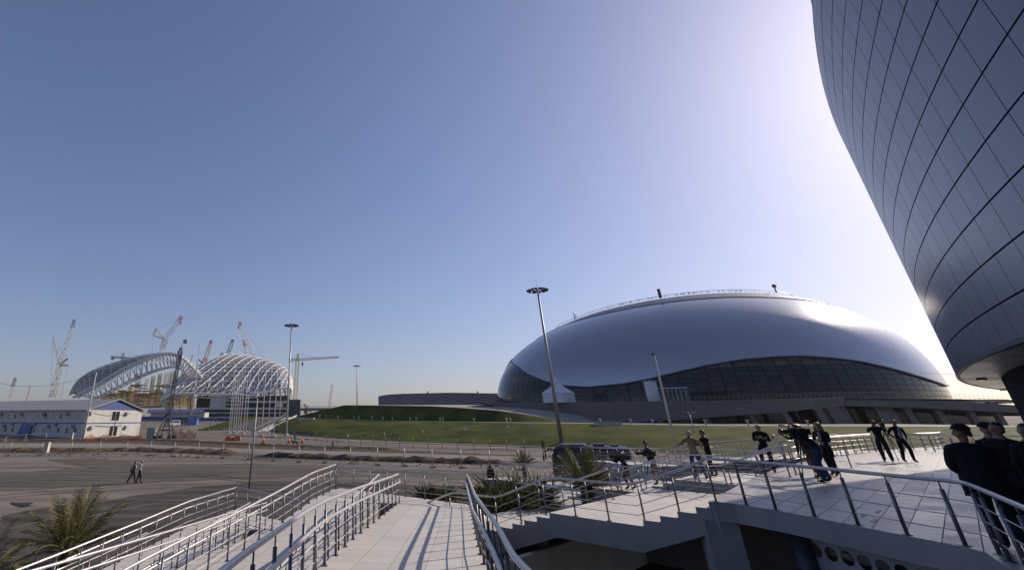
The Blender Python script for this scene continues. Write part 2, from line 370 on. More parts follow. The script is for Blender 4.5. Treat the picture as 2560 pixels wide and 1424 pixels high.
# flat ground behind the crest so that nothing is hollow
B3 = [q+(DC-q).normalized()*30 for q in B2]
for q, r in zip(B3, B2): q.z = r.z-.05
strip('embankment_top', B2, B3, M['conc'], 1)
def slope_pt(x, y):
    """point of the lower slope seen at pixel x, y"""
    for k in range(len(XS)-1):
        if XS[k] <= x <= XS[k+1]:
            f = (x-XS[k])/(XS[k+1]-XS[k]); a = B0[k].lerp(B0[k+1], f); b = B1[k].lerp(B1[k+1], f)
    r = ray(x, y); best = None
    for i in range(101):
        p = a.lerp(b, i/100); e = abs((p.z-EYE)/p.y-r[2]/r[1])
        if best is None or e < best[0]: best = (e, p)
    return best[1]
# ------------------------------------------------------------------ the big silver dome
dome = thing('dome_arena', 'large silver shingled dome arena with curved bands of dark glass under its roof', 'arena', (DC.x, DC.y, 4))
def dp(th, z, off=0.):
    zz = max(0., min(z, DB)); r = DR*max(0, 1-(zz/DB)**2.28)**(1/2.28)
    n = Vector((math.cos(th)*r/DR**2, math.sin(th)*r/DR**2, zz/DB**2)); n.normalize()
    return Vector((DC.x+math.cos(th)*r, DC.y+math.sin(th)*r, DZ+zz*skew(math.cos(th)*r, math.sin(th)*r)))+n*off
def skew(x, y): return 1+.13*(x*.844-y*.536)/DR      # the roof is fuller toward its right shoulder
def dhit(x, y, off=.5):
    R = Vector(ray(x, y)); o = Vector((0, 0, EYE))-Vector((DC.x, DC.y, DZ)); k = 1.
    for it in range(8):
        a = DR+off; b = (DB+off)*k
        S = Vector((1/a, 1/a, 1/b)); r = Vector((R.x*S.x, R.y*S.y, R.z*S.z)); p = Vector((o.x*S.x, o.y*S.y, o.z*S.z))
        A = r.dot(r); B = r.dot(p); C = p.dot(p)-1; D = B*B-A*C
        t = (-B-math.sqrt(max(D, 0)))/A; q = o+R*t; k = skew(q.x, q.y)
    return math.atan2(q.y, q.x), min(q.z/k, DB*.985)
edge = sorted(dhit(*p) for p in [(1287, 897), (1305, 918), (1330, 938), (1370, 955), (1405, 964), (1470, 968), (1560, 960), (1630, 947), (1700, 930), (1770, 915), (1850, 902), (1930, 895), (2000, 893), (2080, 898), (2150, 907), (2220, 922), (2280, 938), (2330, 953), (2366, 966)])
def zb(th):
    """height of the lower edge of the roof shell"""
    th = (th+2*math.pi) % (2*math.pi); T = [((a+2*math.pi) % (2*math.pi), z) for a, z in edge]; T.sort()
    if T[0][0] <= th <= T[-1][0]: return itp(th, T)
    d0 = min(abs(th-T[0][0]), 2*math.pi-abs(th-T[0][0])); d1 = min(abs(th-T[-1][0]), 2*math.pi-abs(th-T[-1][0]))
    if d0 < d1: return T[0][1]+(6-T[0][1])*min(1, d0/.35)**2*(1 if d0 < .35 else 1)
    return T[-1][1]+(6-T[-1][1])*min(1, d1/.5)
gap = sorted(((a+2*math.pi) % (2*math.pi), z) for a, z in (dhit(*p) for p in [(1318, 851), (1345, 839), (1400, 822), (1500, 796), (1600, 775), (1700, 761), (1800, 754), (1900, 755), (1985, 761), (2060, 772)]))
def zr(th):
    th = th % (2*math.pi)
    if gap[0][0] <= th <= gap[-1][0]: return itp(th, gap)
    d0 = min(abs(th-gap[0][0]), 2*math.pi-abs(th-gap[0][0])); d1 = min(abs(th-gap[-1][0]), 2*math.pi-abs(th-gap[-1][0])); f = d0/(d0+d1)
    return gap[0][1]*(1-f)+gap[-1][1]*f
def zc(th): return zr(th)+(DB-zr(th))*.42
shell = panel_mat('silver_shingles', (.43, .435, .47), (.395, .40, .435), rough=.23, metal=.70, wu=.10, wv=.10, var=.05, diag=True, rvar=.02, flat=True)
mb = MB(); NT = 220
mb.grid(NT, 40, lambda u, v: dp(u*2*math.pi, zb(u*2*math.pi)+(zr(u*2*math.pi)-zb(u*2*math.pi))*math.sin(v*math.pi/2), .5), uv=lambda u, v: (u*300, v*44))
mb.grid(NT, 1, lambda u, v: dp(u*2*math.pi, zb(u*2*math.pi), .5-.5*v), uv=lambda u, v: (u*2, .4), flip=True)
mb.build('roof_shell', shell, dome)
mb = MB(); mb.grid(NT, 1, lambda u, v: dp(u*2*math.pi, zb(u*2*math.pi)-.02, .05+.6*v), flip=True); mb.grid(NT, 1, lambda u, v: dp(u*2*math.pi, zb(u*2*math.pi)+.28*v-.1, .66)); mb.build('roof_edge_trim', M['dsteel'], dome)
mb = MB()
mb.grid(NT, 3, lambda u, v: dp(u*2*math.pi, zr(u*2*math.pi)+.25+(zc(u*2*math.pi)-zr(u*2*math.pi))*v, .75+.25*v), uv=lambda u, v: (u*90, v*2))
mb.grid(NT, 1, lambda u, v: dp(u*2*math.pi, zc(u*2*math.pi)+.25, 1.0-.4*v), uv=lambda u, v: (u*90, .5))
mb.grid(NT, 1, lambda u, v: dp(u*2*math.pi, zr(u*2*math.pi)-.2+.5*v, .1+.66*v), uv=lambda u, v: (u*90, .5))
mb.build('roof_collar', panel_mat('blue_grey_collar', (.15, .17, .225), (.12, .135, .18), rough=.5, metal=.3, wu=.04, wv=.02, var=.05), dome)
mb = MB(); mb.grid(NT, 10, lambda u, v: dp(u*2*math.pi, zc(u*2*math.pi)+(DB-zc(u*2*math.pi))*math.sin(v*math.pi/2), .55), uv=lambda u, v: (u*120, v*10))
mb.build('roof_cap', panel_mat('pale_cap_panels', (.56, .54, .52), (.35, .34, .34), rough=.22, metal=.3, wu=.08, wv=.08, var=.2, rvar=.2), dome)
mb = MB(); ringp = [dp(k*2*math.pi/150, zc(k*2*math.pi/150)+.4, 1.1)+Vector((0, 0, 1.1)) for k in range(150)]; mb.tube(ringp, .06, 4, closed=True); mb.tube([p-Vector((0, 0, .5)) for p in ringp], .04, 4, closed=True)
for p in ringp: mb.tube([p-Vector((0, 0, 1.2)), p], .05, 4)
mb.build('roof_railing', M['galv'], dome)
mb = MB()
rr = random.Random(3)
for k in range(36):
    th = math.radians(205)+rr.random()*math.radians(75); p = dp(th, zc(th)+.3+rr.random()*.8, 1.4); mb = MB(); mb.box(p+Vector((0, 0, .3)), (.4+.4*rr.random(), .4, .2+rr.random()*.3), rr.random()*3); mb.build('roof_glint_unit', M['white'], dome)  # small white units; glints along the roof rim are put into their colour
a, z = dhit(1654, 758); mb = MB(); p = dp(a, zc(a)+.2, 1.6); mb.box(p+Vector((0, 0, 1.6)), (.8, .8, 3.6)); mb.build('vent_stack', M['dsteel'], dome)
a, z = dhit(1987, 760); mb = MB(); p = dp(a, zc(a), 1.6); mb.tube([p, p+Vector((0, 0, 2.0))], .25, 6); mb.ball(p+Vector((0, 0, 2.6)), .75); mb.build('beacon', M['cranered'], dome)
mb = MB()
for px in (1371, 1384, 1399): 
    a, z = dhit(px, 822); p = dp(a, zc(a), 1.4); mb = MB(); mb.tube([p, p+Vector((0, 0, 3.5 if px == 1371 else 2.2))], .14, 4); mb.build('roof_mast', M['dsteel'], dome)
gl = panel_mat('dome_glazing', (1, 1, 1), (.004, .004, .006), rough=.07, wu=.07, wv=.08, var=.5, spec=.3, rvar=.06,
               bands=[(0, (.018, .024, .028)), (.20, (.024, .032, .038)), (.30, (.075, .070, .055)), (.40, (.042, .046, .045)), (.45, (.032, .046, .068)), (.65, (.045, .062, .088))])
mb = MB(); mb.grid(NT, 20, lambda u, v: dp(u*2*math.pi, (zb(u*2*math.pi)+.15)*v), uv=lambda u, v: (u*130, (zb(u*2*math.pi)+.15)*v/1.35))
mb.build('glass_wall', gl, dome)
# ------------------------------------------------------------------ concrete podium under the dome
pod = thing('concrete_podium', 'long board-marked concrete podium with a ramp and slanted columns under the silver dome', 'podium', (DC.x, DC.y, 3.9))
def ringpt(px, r, y): return ringhit(px, y, r)
ce = panel_mat('board_marked_concrete', (.165, .15, .14), (.11, .10, .094), rough=.85, wu=.03, wv=.05, var=.10, dirt=.10)
PX = [1200, 1240, 1330, 1420, 1500, 1600, 1700, 1800, 1900, 2000, 2112]
yt = [(845, 1008), (1240, 1005), (1500, 1004), (1800, 1000), (2112, 991)]
def wallstrip(mb, pxs, r, ytop, ybot, thick=.6, uvs=(6, 1.2)):
    n = len(pxs)-1
    def f(off):
        def h(u, v):
            t = u*n; k = min(int(t), n-1); x = pxs[k]+(pxs[k+1]-pxs[k])*(t-k)
            p = ringhit(x, itp(x, ybot), r); q = ringhit(x, itp(x, ytop), r); c = Vector((DC.x, DC.y, 0)); d = (c-Vector((p.x, p.y, 0))).normalized()*off
            return p.lerp(q, v)+d
        return h
    mb.grid(n*6, 1, f(0), uv=lambda u, v: (u*n*3, v*4)); mb.grid(n*6, 1, f(thick), uv=lambda u, v: (u*n*3, v*4), flip=True)
    F0, F1 = f(0), f(thick)
    mb.grid(n*6, 1, lambda u, v: F0(u, 1).lerp(F1(u, 1), v), uv=lambda u, v: (u*n*3, .5)); mb.grid(n*6, 1, lambda u, v: F0(u, 0).lerp(F1(u, 0), 1-v), uv=lambda u, v: (u*n*3, .5))
mb = MB(); wallstrip(mb, [1236, 1330, 1420, 1500, 1600, 1700, 1800, 1900, 2000, 2112], 95, yt, [(1200, 1030), (1330, 1044), (1420, 1056), (1500, 1052), (1800, 1036), (2112, 1012)]); mb.build('parapet_wall', ce, pod)
mb = MB(); wallstrip(mb, [1350, 1420, 1500, 1600, 1700, 1800, 1900, 2000, 2112], 101, [(1350, 1045), (1480, 1041), (1640, 1029), (1800, 1015), (1950, 1003), (2112, 991)], [(1350, 1058), (1480, 1059), (1640, 1052), (1800, 1041), (1950, 1030), (2112, 1013)], 1.0); mb.build('ramp_parapet', ce, pod)
mb = MB(); wallstrip(mb, [2113, 2200, 2300, 2400, 2500, 2640], 98, [(2113, 999), (2300, 1000), (2400, 1003), (2540, 1012), (2640, 1022)], [(2113, 1014), (2300, 1019), (2400, 1024), (2540, 1031), (2640, 1040)], 14); mb.build('deck_slab', ce, pod)
mb = MB()
n_ = 60
mb.grid(n_, 1, lambda u, v: Vector((DC.x, DC.y, 0))+Vector((math.cos(math.radians(150+u*200))*(76+v*18.6), math.sin(math.radians(150+u*200))*(76+v*18.6), 9.42)), flip=True); mb.build('deck', M['conc'], pod)
gl2 = panel_mat('ground_floor_glazing', (.014, .017, .024), (.05, .05, .055), rough=.08, wu=.05, wv=.04, var=1.0, spec=.6)
mb = MB(); mb.grid(60, 1, lambda u, v: Vector((DC.x, DC.y, 0))+Vector((math.cos(math.radians(195+u*100))*88, math.sin(math.radians(195+u*100))*88, 3.4+v*6)), uv=lambda u, v: (u*70, v*2), flip=True); mb.build('ground_floor_glazing', gl2, pod)
for px, wd in [(1640, 1.2), (1760, 1.2), (1880, 1.2), (1970, 1.3), (2062, 1.6), (2110, 4.2), (2232, 4.2), (2292, 1.8), (2370, 1.8), (2452, 1.8), (2520, 1.8)]:
    b = ringhit(px+18, 1062, 97); c = b+(DC-b).normalized()*.2
    zt = 9.0 if px > 2090 else itp(px, [(1640, 4.6), (1760, 6.3), (2062, 8.6)])
    mb = MB(); tang = Vector((-(b-DC).y, (b-DC).x, 0)).normalized(); inn = (Vector((DC.x, DC.y, 0))-Vector((b.x, b.y, 0))).normalized()
    q = []
    for zz, sh in ((3.3, 0), (zt, -1.2)):
        for sgn in (-1, 1):
            for dd in (0, 1.0): q.append(Vector((b.x, b.y, zz))+tang*(sgn*wd/2+sh)+inn*(dd+1.5))
    i = mb._add(q)
    for fc in ((0, 2, 6, 4), (1, 5, 7, 3), (0, 4, 5, 1), (2, 3, 7, 6), (4, 6, 7, 5), (0, 1, 3, 2)): mb.face([i+k for k in fc])
    mb.build('column', M['conc'], pod)
mb = MB(); a = ringhit(1294, 1008, 95.1); b = ringhit(1322, 1008, 95.1); c = ringhit(1322, 1030, 95.1); d = ringhit(1294, 1030, 95.1)
out_ = (a-DC); out_.z = 0; out_.normalize(); o_ = out_*.12
mb.poly([d+o_, c+o_, b+o_, a+o_]); mb.poly([a+o_, b+o_, b, a]); mb.poly([d, c, c+o_, d+o_]); mb.build('grey_sign_panel', mat('sign_panel_grey', (.13, .135, .17), .6), pod)
mb = MB()
P = [ringhit(x, itp(x, yt), 94.6) for x in range(1200, 2113, 12)]
for h in (.55, 1.1): mb.tube([p+Vector((0, 0, h)) for p in P], .035, 4)
for p in P: mb.tube([p, p+Vector((0, 0, 1.1))], .04, 4)
P = [ringhit(x, itp(x, [(2113, 999), (2300, 1000), (2400, 1003), (2540, 1012)]), 97.4) for x in range(2118, 2545, 12)]
for h in (.6, 1.2, 1.8): mb.tube([p+Vector((0, 0, h)) for p in P], .03, 4)
for p in P: mb.tube([p, p+Vector((0, 0, 1.8))], .035, 4)
mb.build('deck_railing', M['galv'], pod)
# ------------------------------------------------------------------ the grey drum arena close by
AC = Vector((82.84, -50.47, 0)); AR = 92.05; RIM = 6.76
def ap(thd, r, z): t = math.radians(thd); return Vector((AC.x+r*math.cos(t), AC.y+r*math.sin(t), z))
def arad(z): d = max(0, z-17.6); return AR-1.75*(1-math.exp(-d*.155))
arena = thing('panelled_arena', 'tall curved arena of blue grey metal panels towering over the terrace', 'arena', (AC.x, AC.y, 0))
pm = panel_mat('blue_grey_metal_panel', (.155, .16, .185), (.012, .010, .013), rough=.30, metal=.5, wu=.02, wv=.045, var=.05, rvar=.02, dirt=.06)
mb = MB(); T0, T1 = 80, 215; STEP = .71
nu = round((T1-T0)/STEP)
mb.grid(nu, 36, lambda u, v: ap(T0+u*nu*STEP, arad(RIM+v*26), RIM+v*26), uv=lambda u, v: (u*nu, v*26/.77), flip=True)
mb.build('facade', pm, arena)
sm_ = panel_mat('linear_soffit', (.62, .57, .49), (.25, .23, .21), rough=.3, metal=.35, wu=.05, wv=.0, var=.25, rvar=.2)
mb = MB(); mb.grid(nu, 1, lambda u, v: ap(T0+u*nu*STEP, AR-.06-v*6, RIM+.004), uv=lambda u, v: (u*nu*4, v)); mb.build('soffit', sm_, arena)
mb = MB(); mb.grid(nu, 1, lambda u, v: ap(T0+u*nu*STEP, AR+.012-.1*v, RIM-.02)); mb.grid(nu, 1, lambda u, v: ap(T0+u*nu*STEP, AR+.012, RIM-.02+.09*v), flip=True); mb.build('rim_trim', M['dsteel'], arena)
mb = MB(); mb.grid(nu, 1, lambda u, v: ap(T0+u*nu*STEP, arad(RIM+26)-v*40, RIM+26+v*6), flip=True); mb.build('roof', M['galv'], arena)
mb = MB(); mb.grid(nu, 1, lambda u, v: ap(T0+u*nu*STEP, 90.75, 3.4+v*3.5), flip=True); mb.build('glass_wall', mat('entrance_glass', (.05, .05, .055), .12, spec=.6, var=.3, scale=.4), arena)
mb = MB()
for k in range(190):
    p = ap(100+k*.42, 90.85, 3.4); mb.box(p+Vector((0, 0, 1.68)), (.22, .07, 3.36), math.radians(100+k*.42))
for z in (4.3, 5.75): mb.grid(nu, 1, lambda u, v: ap(T0+u*nu*STEP, 90.83, z+.09*v), flip=True)
mb.build('mullion', M['dsteel'], arena)
for px in ((2453, 945), (2508, 972)):
    p = onz(px[0], px[1], RIM); mb = MB(); mb.tube([p, p+Vector((0, 0, -.07))], .14, 12); h_ = mb.build('downlight', M['dsteel'], arena)
    mb = MB(); mb.tube([p+Vector((0, 0, -.069)), p+Vector((0, 0, -.078))], .09, 12); em = mat('lamp_lens', (.9, .8, .5), .3); mb.build('lens', em, h_)
eb = em.node_tree.nodes[em['b']]; eb.inputs['Emission Color'].default_value = (1, .8, .45, 1); eb.inputs['Emission Strength'].default_value = .45
# ------------------------------------------------------------------ terrace
O = Vector((9.1, 14.15, 0)); E_ = Vector((-.66, .751, 0)); W_ = Vector((.751, .66, 0))
def st(s, t, z=0.): q = O+E_*s+W_*t; return Vector((q.x, q.y, z))
TZ = 3.45
near_edge = [(9.02, 14.22), (9.45, 13.9), (9.68, 13.05), (9.83, 12.2), (9.9, 11.3), (9.97, 10.45), (10.08, 9.6), (10.0, 9.2), (7.8, 6.6), (4.6, 2.9), (2.3, .9), (1.1, -1.0), (-2, -3), (-1.5, -6)]
poly = [Vector((*p, 0)) for p in near_edge]+[ap(t, 90.7, 0) for t in range(168, 99, -3)]+[ap(t, 98.0, 0) for t in range(100, 138, 2)]
terrace = thing('terrace', 'raised terrace paved in pale tiles around the grey panelled arena', 'terrace', (10, 14, 0))
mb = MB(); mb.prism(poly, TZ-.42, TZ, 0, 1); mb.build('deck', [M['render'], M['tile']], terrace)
mb = MB()                                                         # girder with round openings
ga, gb = Vector((10.30, 13.1, 0)), Vector((10.62, 9.35, 0)); gd = (gb-ga).normalized(); gn = Vector((-gd.y, gd.x, 0))
np_ = 11; pw = (gb-ga).length/np_; gz0, gz1 = 2.30, 3.03
for k in range(np_):
    c0 = ga+gd*(k+.5)*pw; cz = (gz0+gz1)/2+.04; hw = pw/2; hh0, hh1 = gz0-cz, gz1-cz; r = .13
    ring = []; sq = []
    for j in range(24):
        a = 2*math.pi*j/24; ca, sa = math.cos(a), math.sin(a); ring.append(c0+gd*(r*ca)+Vector((0, 0, cz+r*sa)))
        kx = hw/abs(ca) if abs(ca) > 1e-6 else 1e9; ky = (hh1 if sa > 0 else -hh0)/abs(sa) if abs(sa) > 1e-6 else 1e9
        q = min(kx, ky); sq.append(c0+gd*(q*ca)+Vector((0, 0, cz+q*sa)))
    for j in range(24):
        j2 = (j+1) % 24; mb.poly([ring[j], sq[j], sq[j2], ring[j2]]); mb.poly([ring[j], ring[j2], ring[j2]+gn*-.02, ring[j]+gn*-.02])
for z in (gz0, gz1): 
    c = (ga+gb)/2; mb.box((c.x, c.y, z), ((gb-ga).length, .22, .025), math.atan2(gd.y, gd.x))
mb.build('girder', mat('blue_grey_primer', (.30, .32, .38), .55, .2, var=.12, scale=2), terrace)
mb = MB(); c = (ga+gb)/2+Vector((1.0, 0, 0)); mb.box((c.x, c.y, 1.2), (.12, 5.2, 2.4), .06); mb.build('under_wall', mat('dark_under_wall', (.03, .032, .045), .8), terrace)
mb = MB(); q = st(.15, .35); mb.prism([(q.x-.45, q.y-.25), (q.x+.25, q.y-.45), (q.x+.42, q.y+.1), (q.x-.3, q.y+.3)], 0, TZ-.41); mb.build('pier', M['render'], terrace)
for cx, cy in ((10.2, 13.15), (10.95, 9.6), (14, 15)): mb = MB(); mb.tube([(cx, cy, 0), (cx, cy, 3.02)], .2, 12); mb.build('column', M['dsteel'], terrace)
for gx, gy in ((2185, 1300), (2160, 1288), (2195, 1278)): mb = MB(); mb.box((onz(gx, gy, TZ)+Vector((0, 0, .004))), (.5, .07, .006), math.radians(41)); mb.build('floor_grating', mat('grey_grating', (.12, .12, .125), .5, .4), terrace)
# ------------------------------------------------------------------ stairs
def staircase(label, tA, tB, top, s0=0.0, thick=.62):
    """top: list of (s, z) stepped line from the terrace down; extruded across the width"""
    root = thing('staircase', label, 'staircase', tuple(st(top[0][0], tA, 0)), group='outdoor stairs below the terrace')
    mb = MB(); prof = list(top); bot = []
    for s, z in (b for b in LOW[label]): bot.append((s, z))
    prof = prof+bot[::-1]
    A = [st(s, tA, z) for s, z in prof]; B = [st(s, tB, z) for s, z in prof]; n = len(prof)
    i = mb._add(A+B)
    mb.face([i+k for k in range(n)], 0); mb.face([i+n+k for k in range(n)][::-1], 0)
    for k in range(n):
        k2 = (k+1) % n; flat = abs(prof[k][1]-prof[k2][1]) < 1e-6 and k < len(top)-1
        mb.face((i+k, i+n+k, i+n+k2, i+k2), 1 if flat else 0)
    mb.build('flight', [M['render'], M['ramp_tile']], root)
    return root
def steps(segs):
    """segs: ('d', s, n, run) flights or ('l', s) landings -> stepped profile"""
    s, z = segs[0]; out = [(s, z)]
    for kind, a, b in segs[1:]:
        if kind == 'l': s = a; out.append((s, z))
        else:
            for k in range(a):
                z -= .15; out.append((s, z)); s += b if k < a-1 else 0; 
                if k < a-1: out.append((s, z))
    return out
LOW = {}
L1 = 'nearest broad staircase dropping from the terrace corner in two flights'
top1 = steps([(-.02, TZ-.004), ('d', 5, .45), ('l', 4.5, 0), ('d', 5, .45), ('l', 8.3, 0), ('d', 9, .4), ('l', 12.6, 0)])
LOW[L1] = [(-.02, TZ-.66), (.1, TZ-.66), (1.95, 2.08), (4.35, 2.08), (6.45, 1.33), (8.1, 1.33), (12.0, -.05), (12.6, -.05)]
S1 = staircase(L1, 0, 8.4, top1)
L2 = 'farther staircase where the camera crews stand, beyond the palm'
top2 = steps([(-1.6, TZ-.006), ('l', .2, 0), ('d', 3, .45), ('l', 3.9, 0), ('d', 4, .45), ('l', 7.4, 0), ('d', 6, .42), ('l', 11.5, 0), ('d', 6, .4), ('l', 15, 0)])
LOW[L2] = [(-1.6, 1.2), (3.0, 1.2), (7.4, 0), (15, -.05)]
S2 = staircase(L2, 9.3, 14.6, top2)
# retaining wall under the nearest stairs and the bare earth below
mb = MB(); mb.prism([st(5.2, -3.4)[:2], st(5.4, -3.4)[:2], st(5.4, 8.3)[:2], st(5.2, 8.3)[:2]], 0, 1.55); tag(mb.build('retaining_wall', mat('tan_wall', (.62, .56, .48), .85, var=.08, scale=.6)), 'tan retaining wall in the shade under the nearest staircase', 'wall')
patch('soil_strip', [(1240, 1424), (1560, 1440), (1640, 1360), (1900, 1300), (2300, 1500), (2400, 1900), (1200, 1900)], soil, .2)
# planter between and beside the stairs
mb = MB(); mb.prism([st(-.6, 8.42)[:2], st(9.5, 8.42)[:2], st(9.5, 9.28)[:2], st(-.6, 9.28)[:2]], 0, 1.8)
tag(mb.build('planter', [M['conc']]), 'narrow sunken planter between the two staircases', 'planter')
# ------------------------------------------------------------------ ramps
def zA(y): return 2.45+.058*max(0, 20.8-y)
def zB(y): return 2.45-.045*max(0, 21.6-y)
def zC(y): return 1.2+.045*max(0, 23.4-y)
def zD(y): return 1.2-.06*max(0, 23.6-y)
def slab(name, label, pl, zf, group, thick=.28, bottom=None):
    r = thing(name, label, 'ramp' if name == 'ramp' else 'landing', (pl[0][0], pl[0][1], 0), group=group)
    mb = MB(); n = len(pl)
    mb.prism(pl, (lambda x, y: zf(y)-thick) if bottom is None else (lambda x, y: bottom), lambda x, y: zf(y), 0, 1)
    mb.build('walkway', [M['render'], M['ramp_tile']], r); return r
GR = 'switchback ramps of pale tiles'
AL = [(1.80, 21.1), (.05, 13.1), (-.62, 9.4), (-.97, 5.3), (-1.2, 0), (-1.3, -3)]
AR_ = [(4.42, 20.6), (2.55, 11.2), (1.85, 7.0), (1.38, 4.65), (1.05, 1.0), (1.0, -3)]
slab('ramp', 'widest pale tiled ramp rising toward the viewer between two steel handrails', AL+AR_[::-1], zA, GR)
BL = [(-.75, 25.0), (-1.5, 21.7), (-2.3, 17.9), (-3.15, 14.4), (-3.85, 11.7), (-4.6, 8)]
BR = [(1.15, 21.1), (-.85, 12.5), (-1.5, 9.4), (-1.9, 6)]
slab('landing', 'pale landing at the far end of the widest ramp', [(-.75, 25.0), (-.35, 25.2), (4.42, 20.75), (4.42, 20.6), (1.8, 21.1), (1.15, 21.1), (-1.6, 21.6)], lambda y: 2.446, GR, bottom=-.05)
slab('ramp', 'ramp running down from the same landing, left of the widest ramp', BL[1:]+BR[::-1], lambda y: zB(y), GR, bottom=-.05)
slab('landing', 'lower pale landing left of the first, half hidden by handrails', [(-5.75, 28.2), (-1.9, 24.0), (-1.9, 23.3), (-3.5, 23.4), (-4.1, 23.5), (-6.85, 23.6)], lambda y: 1.196, GR, bottom=-.05)
CRt = [(-1.9, 23.4), (-2.75, 18), (-3.6, 14.2), (-4.7, 10)]
slab('ramp', 'ramp leading up from the lower landing beside the shaded wall', [(-3.5, 23.4), (-4.9, 17), (-6.5, 10)]+CRt[::-1], zC, GR, bottom=-.05)
DL = [(-5.75, 28.2), (-6.8, 23.75), (-7.6, 20.4), (-8.5, 17), (-10.2, 11.5)]
slab('ramp', 'lowest ramp beside the palm, falling toward the lower left corner', [(-4.1, 23.4), (-5.55, 17), (-7.1, 11.5)]+DL[:0:-1], zD, GR, bottom=-.05)
# ------------------------------------------------------------------ railings
PM = {}
def post_mesh(h, r):
    k = (round(h, 2), r)
    if k not in PM:
        mb = MB(); mb.tube([(0, 0, 0), (0, 0, h*.86)], r, 8); mb.tube([(0, 0, h*.855), (0, 0, h-.01)], r*.4, 6); mb.box((0, 0, .006), (.1, .1, .012))
        o = mb.build('post', M['post'], None, Vector((0, 0, 0))); PM[k] = o.data; bpy.data.objects.remove(o)
    return PM[k]
def railing(label, path, h=.95, step=1.0, second=False, rods=(.62, .38, .16), r=.03, posts=None, side=1, group='steel railings of the ramps and stairs', pr=.024, ext=0):
    P = [Vector(p) for p in path]; root = thing('railing', label, 'railing', tuple(P[0]), group=group)
    up = Vector((0, 0, 1))
    def smooth(pts):                    # round the bends
        out = [pts[0]]
        for a, b, c in zip(pts, pts[1:], pts[2:]):
            d = min(.3, (b-a).length*.3, (c-b).length*.3); p = b+(a-b).normalized()*d; q = b+(c-b).normalized()*d
            out += [p, (p+q)/4+b/2, q]
        return out+[pts[-1]]
    mb = MB(); mb.tube([p+up*h for p in smooth(P)], r, 10); mb.build('handrail', M['steel'], root)
    base = resample(P, step) if posts is None else [Vector(p) for p in posts]
    if second:
        def off(k, hh):
            d = (P[min(k+1, len(P)-1)]-P[max(k-1, 0)]); n = Vector((-d.y, d.x, 0)).normalized()*.075*side; return P[k]+n+up*hh
        mb = MB(); mb.tube(smooth([off(k, h*.74) for k in range(len(P))]), r*.9, 10); mb.build('lower_handrail', M['steel'], root)
        for b in base:
            mb = MB(); i = min(range(len(P)), key=lambda k: (P[k]-b).length); d = (P[min(i+1, len(P)-1)]-P[max(i-1, 0)]); n = Vector((-d.y, d.x, 0)).normalized()*.075*side
            mb.tube([b+up*h*.64, b+n*.55+up*h*.63, b+n*.95+up*h*.67, b+n+up*h*.72], .007, 5); mb.build('bracket', M['post'], root)
    for q in rods:
        mb = MB(); mb.tube([p+up*h*q for p in P], .0095, 6); mb.build('rod', M['steel'], root)
    me = post_mesh(h, pr)
    for b in base:
        o = bpy.data.objects.new('post', me); COL.objects.link(o); o.parent = root; o.location = b-P[0]
    return root
def lift(pl, zf): return [Vector((p[0], p[1], zf(p[1]))) for p in pl]
def dens(pl, zf, n=6): return [Vector((q.x, q.y, zf(q.y))) for q in resample([(p[0], p[1], 0) for p in pl], 1.6)]
kink = lambda pl: [Vector((p[0], p[1], 0)) for p in pl]
railing('right hand railing of the widest ramp, double steel handrails curving toward the viewer', dens([(4.36, 20.68), (4.3, 20.3)]+[(a-.06, b) for a, b in AR_[1:]], zA), second=True, side=-1, rods=(.46, .22), step=.9)
railing('left hand railing of the widest ramp with a shiny pipe handrail', dens([(1.84, 21.1)]+[(a+.06, b) for a, b in AL[1:]], zA), second=True, side=1, rods=(.46, .22), step=.95)
railing('railing across the far end of the first landing', [(-.62, 25.0, 2.45), (-.3, 25.1, 2.45), (4.34, 20.72, 2.45)], second=True, side=-1, rods=(.46, .22), step=1.0)
railing('sunlit railing down the outer left edge of the second ramp', [(-.66, 24.95, 2.45), (-1.42, 21.7, 2.45)]+dens([(a+.06, b) for a, b in BL[1:]], zB)[1:], second=True, side=-1, rods=(.46, .22), step=.95)
railing('railing on the inner edge of the second ramp, beside the widest ramp', dens([(a-.05, b) for a, b in BR], zB), second=True, side=-1, rods=(.46, .22), step=1.0)
railing('railing across the far end of the lower landing, in shade', [(-5.68, 28.05, 1.2), (-1.95, 23.95, 1.2), (-1.95, 23.4, 1.2)], second=True, side=-1, rods=(.46, .22), step=1.0)
railing('outermost sunlit railing of the lowest ramp, behind the palm', [(-5.7, 28.05, 1.2)]+dens([(a+.05, b) for a, b in DL[1:]], zD), second=True, side=-1, rods=(.46, .22), step=.95)
railing('short ended railing dividing the two lower ramps, left one of the pair', dens([(-4.15, 23.4), (-5.6, 17), (-7.15, 11.5)], zD), second=True, side=-1, rods=(.46, .22), step=.95)
railing('short ended railing dividing the two lower ramps, right one of the pair', dens([(-3.45, 23.3), (-4.85, 17), (-6.4, 10.2)], zC), second=True, side=1, rods=(.46, .22), step=.95)
railing('railing along the ground left of the lowest ramp', [(-7.95, 22.6, .3), (-9.0, 18.5, .12), (-10.6, 13, .1)], second=False, rods=(.5,), step=1.1)
tz = TZ
railing('long dark railing along the front edge of the terrace, turning at the right corner', [(9.12, 14.2, tz), (9.55, 13.75, tz), (9.77, 13.02, tz), (9.93, 12.19, tz), (9.99, 11.28, tz), (10.06, 10.43, tz), (10.17, 9.62, tz), (10.22, 9.4, tz), (10.06, 9.07, tz), (7.95, 6.65, tz), (4.7, 3.0, tz)],
        posts=[(9.6, 13.7, tz), (9.77, 13.02, tz), (9.93, 12.19, tz), (9.99, 11.28, tz), (10.06, 10.43, tz), (10.17, 9.62, tz), (10.06, 9.07, tz), (9.7, 8.65, tz), (9.05, 7.9, tz), (8.4, 7.15, tz), (7.75, 6.4, tz)], rods=(.7, .46, .22), r=.034, pr=.03)
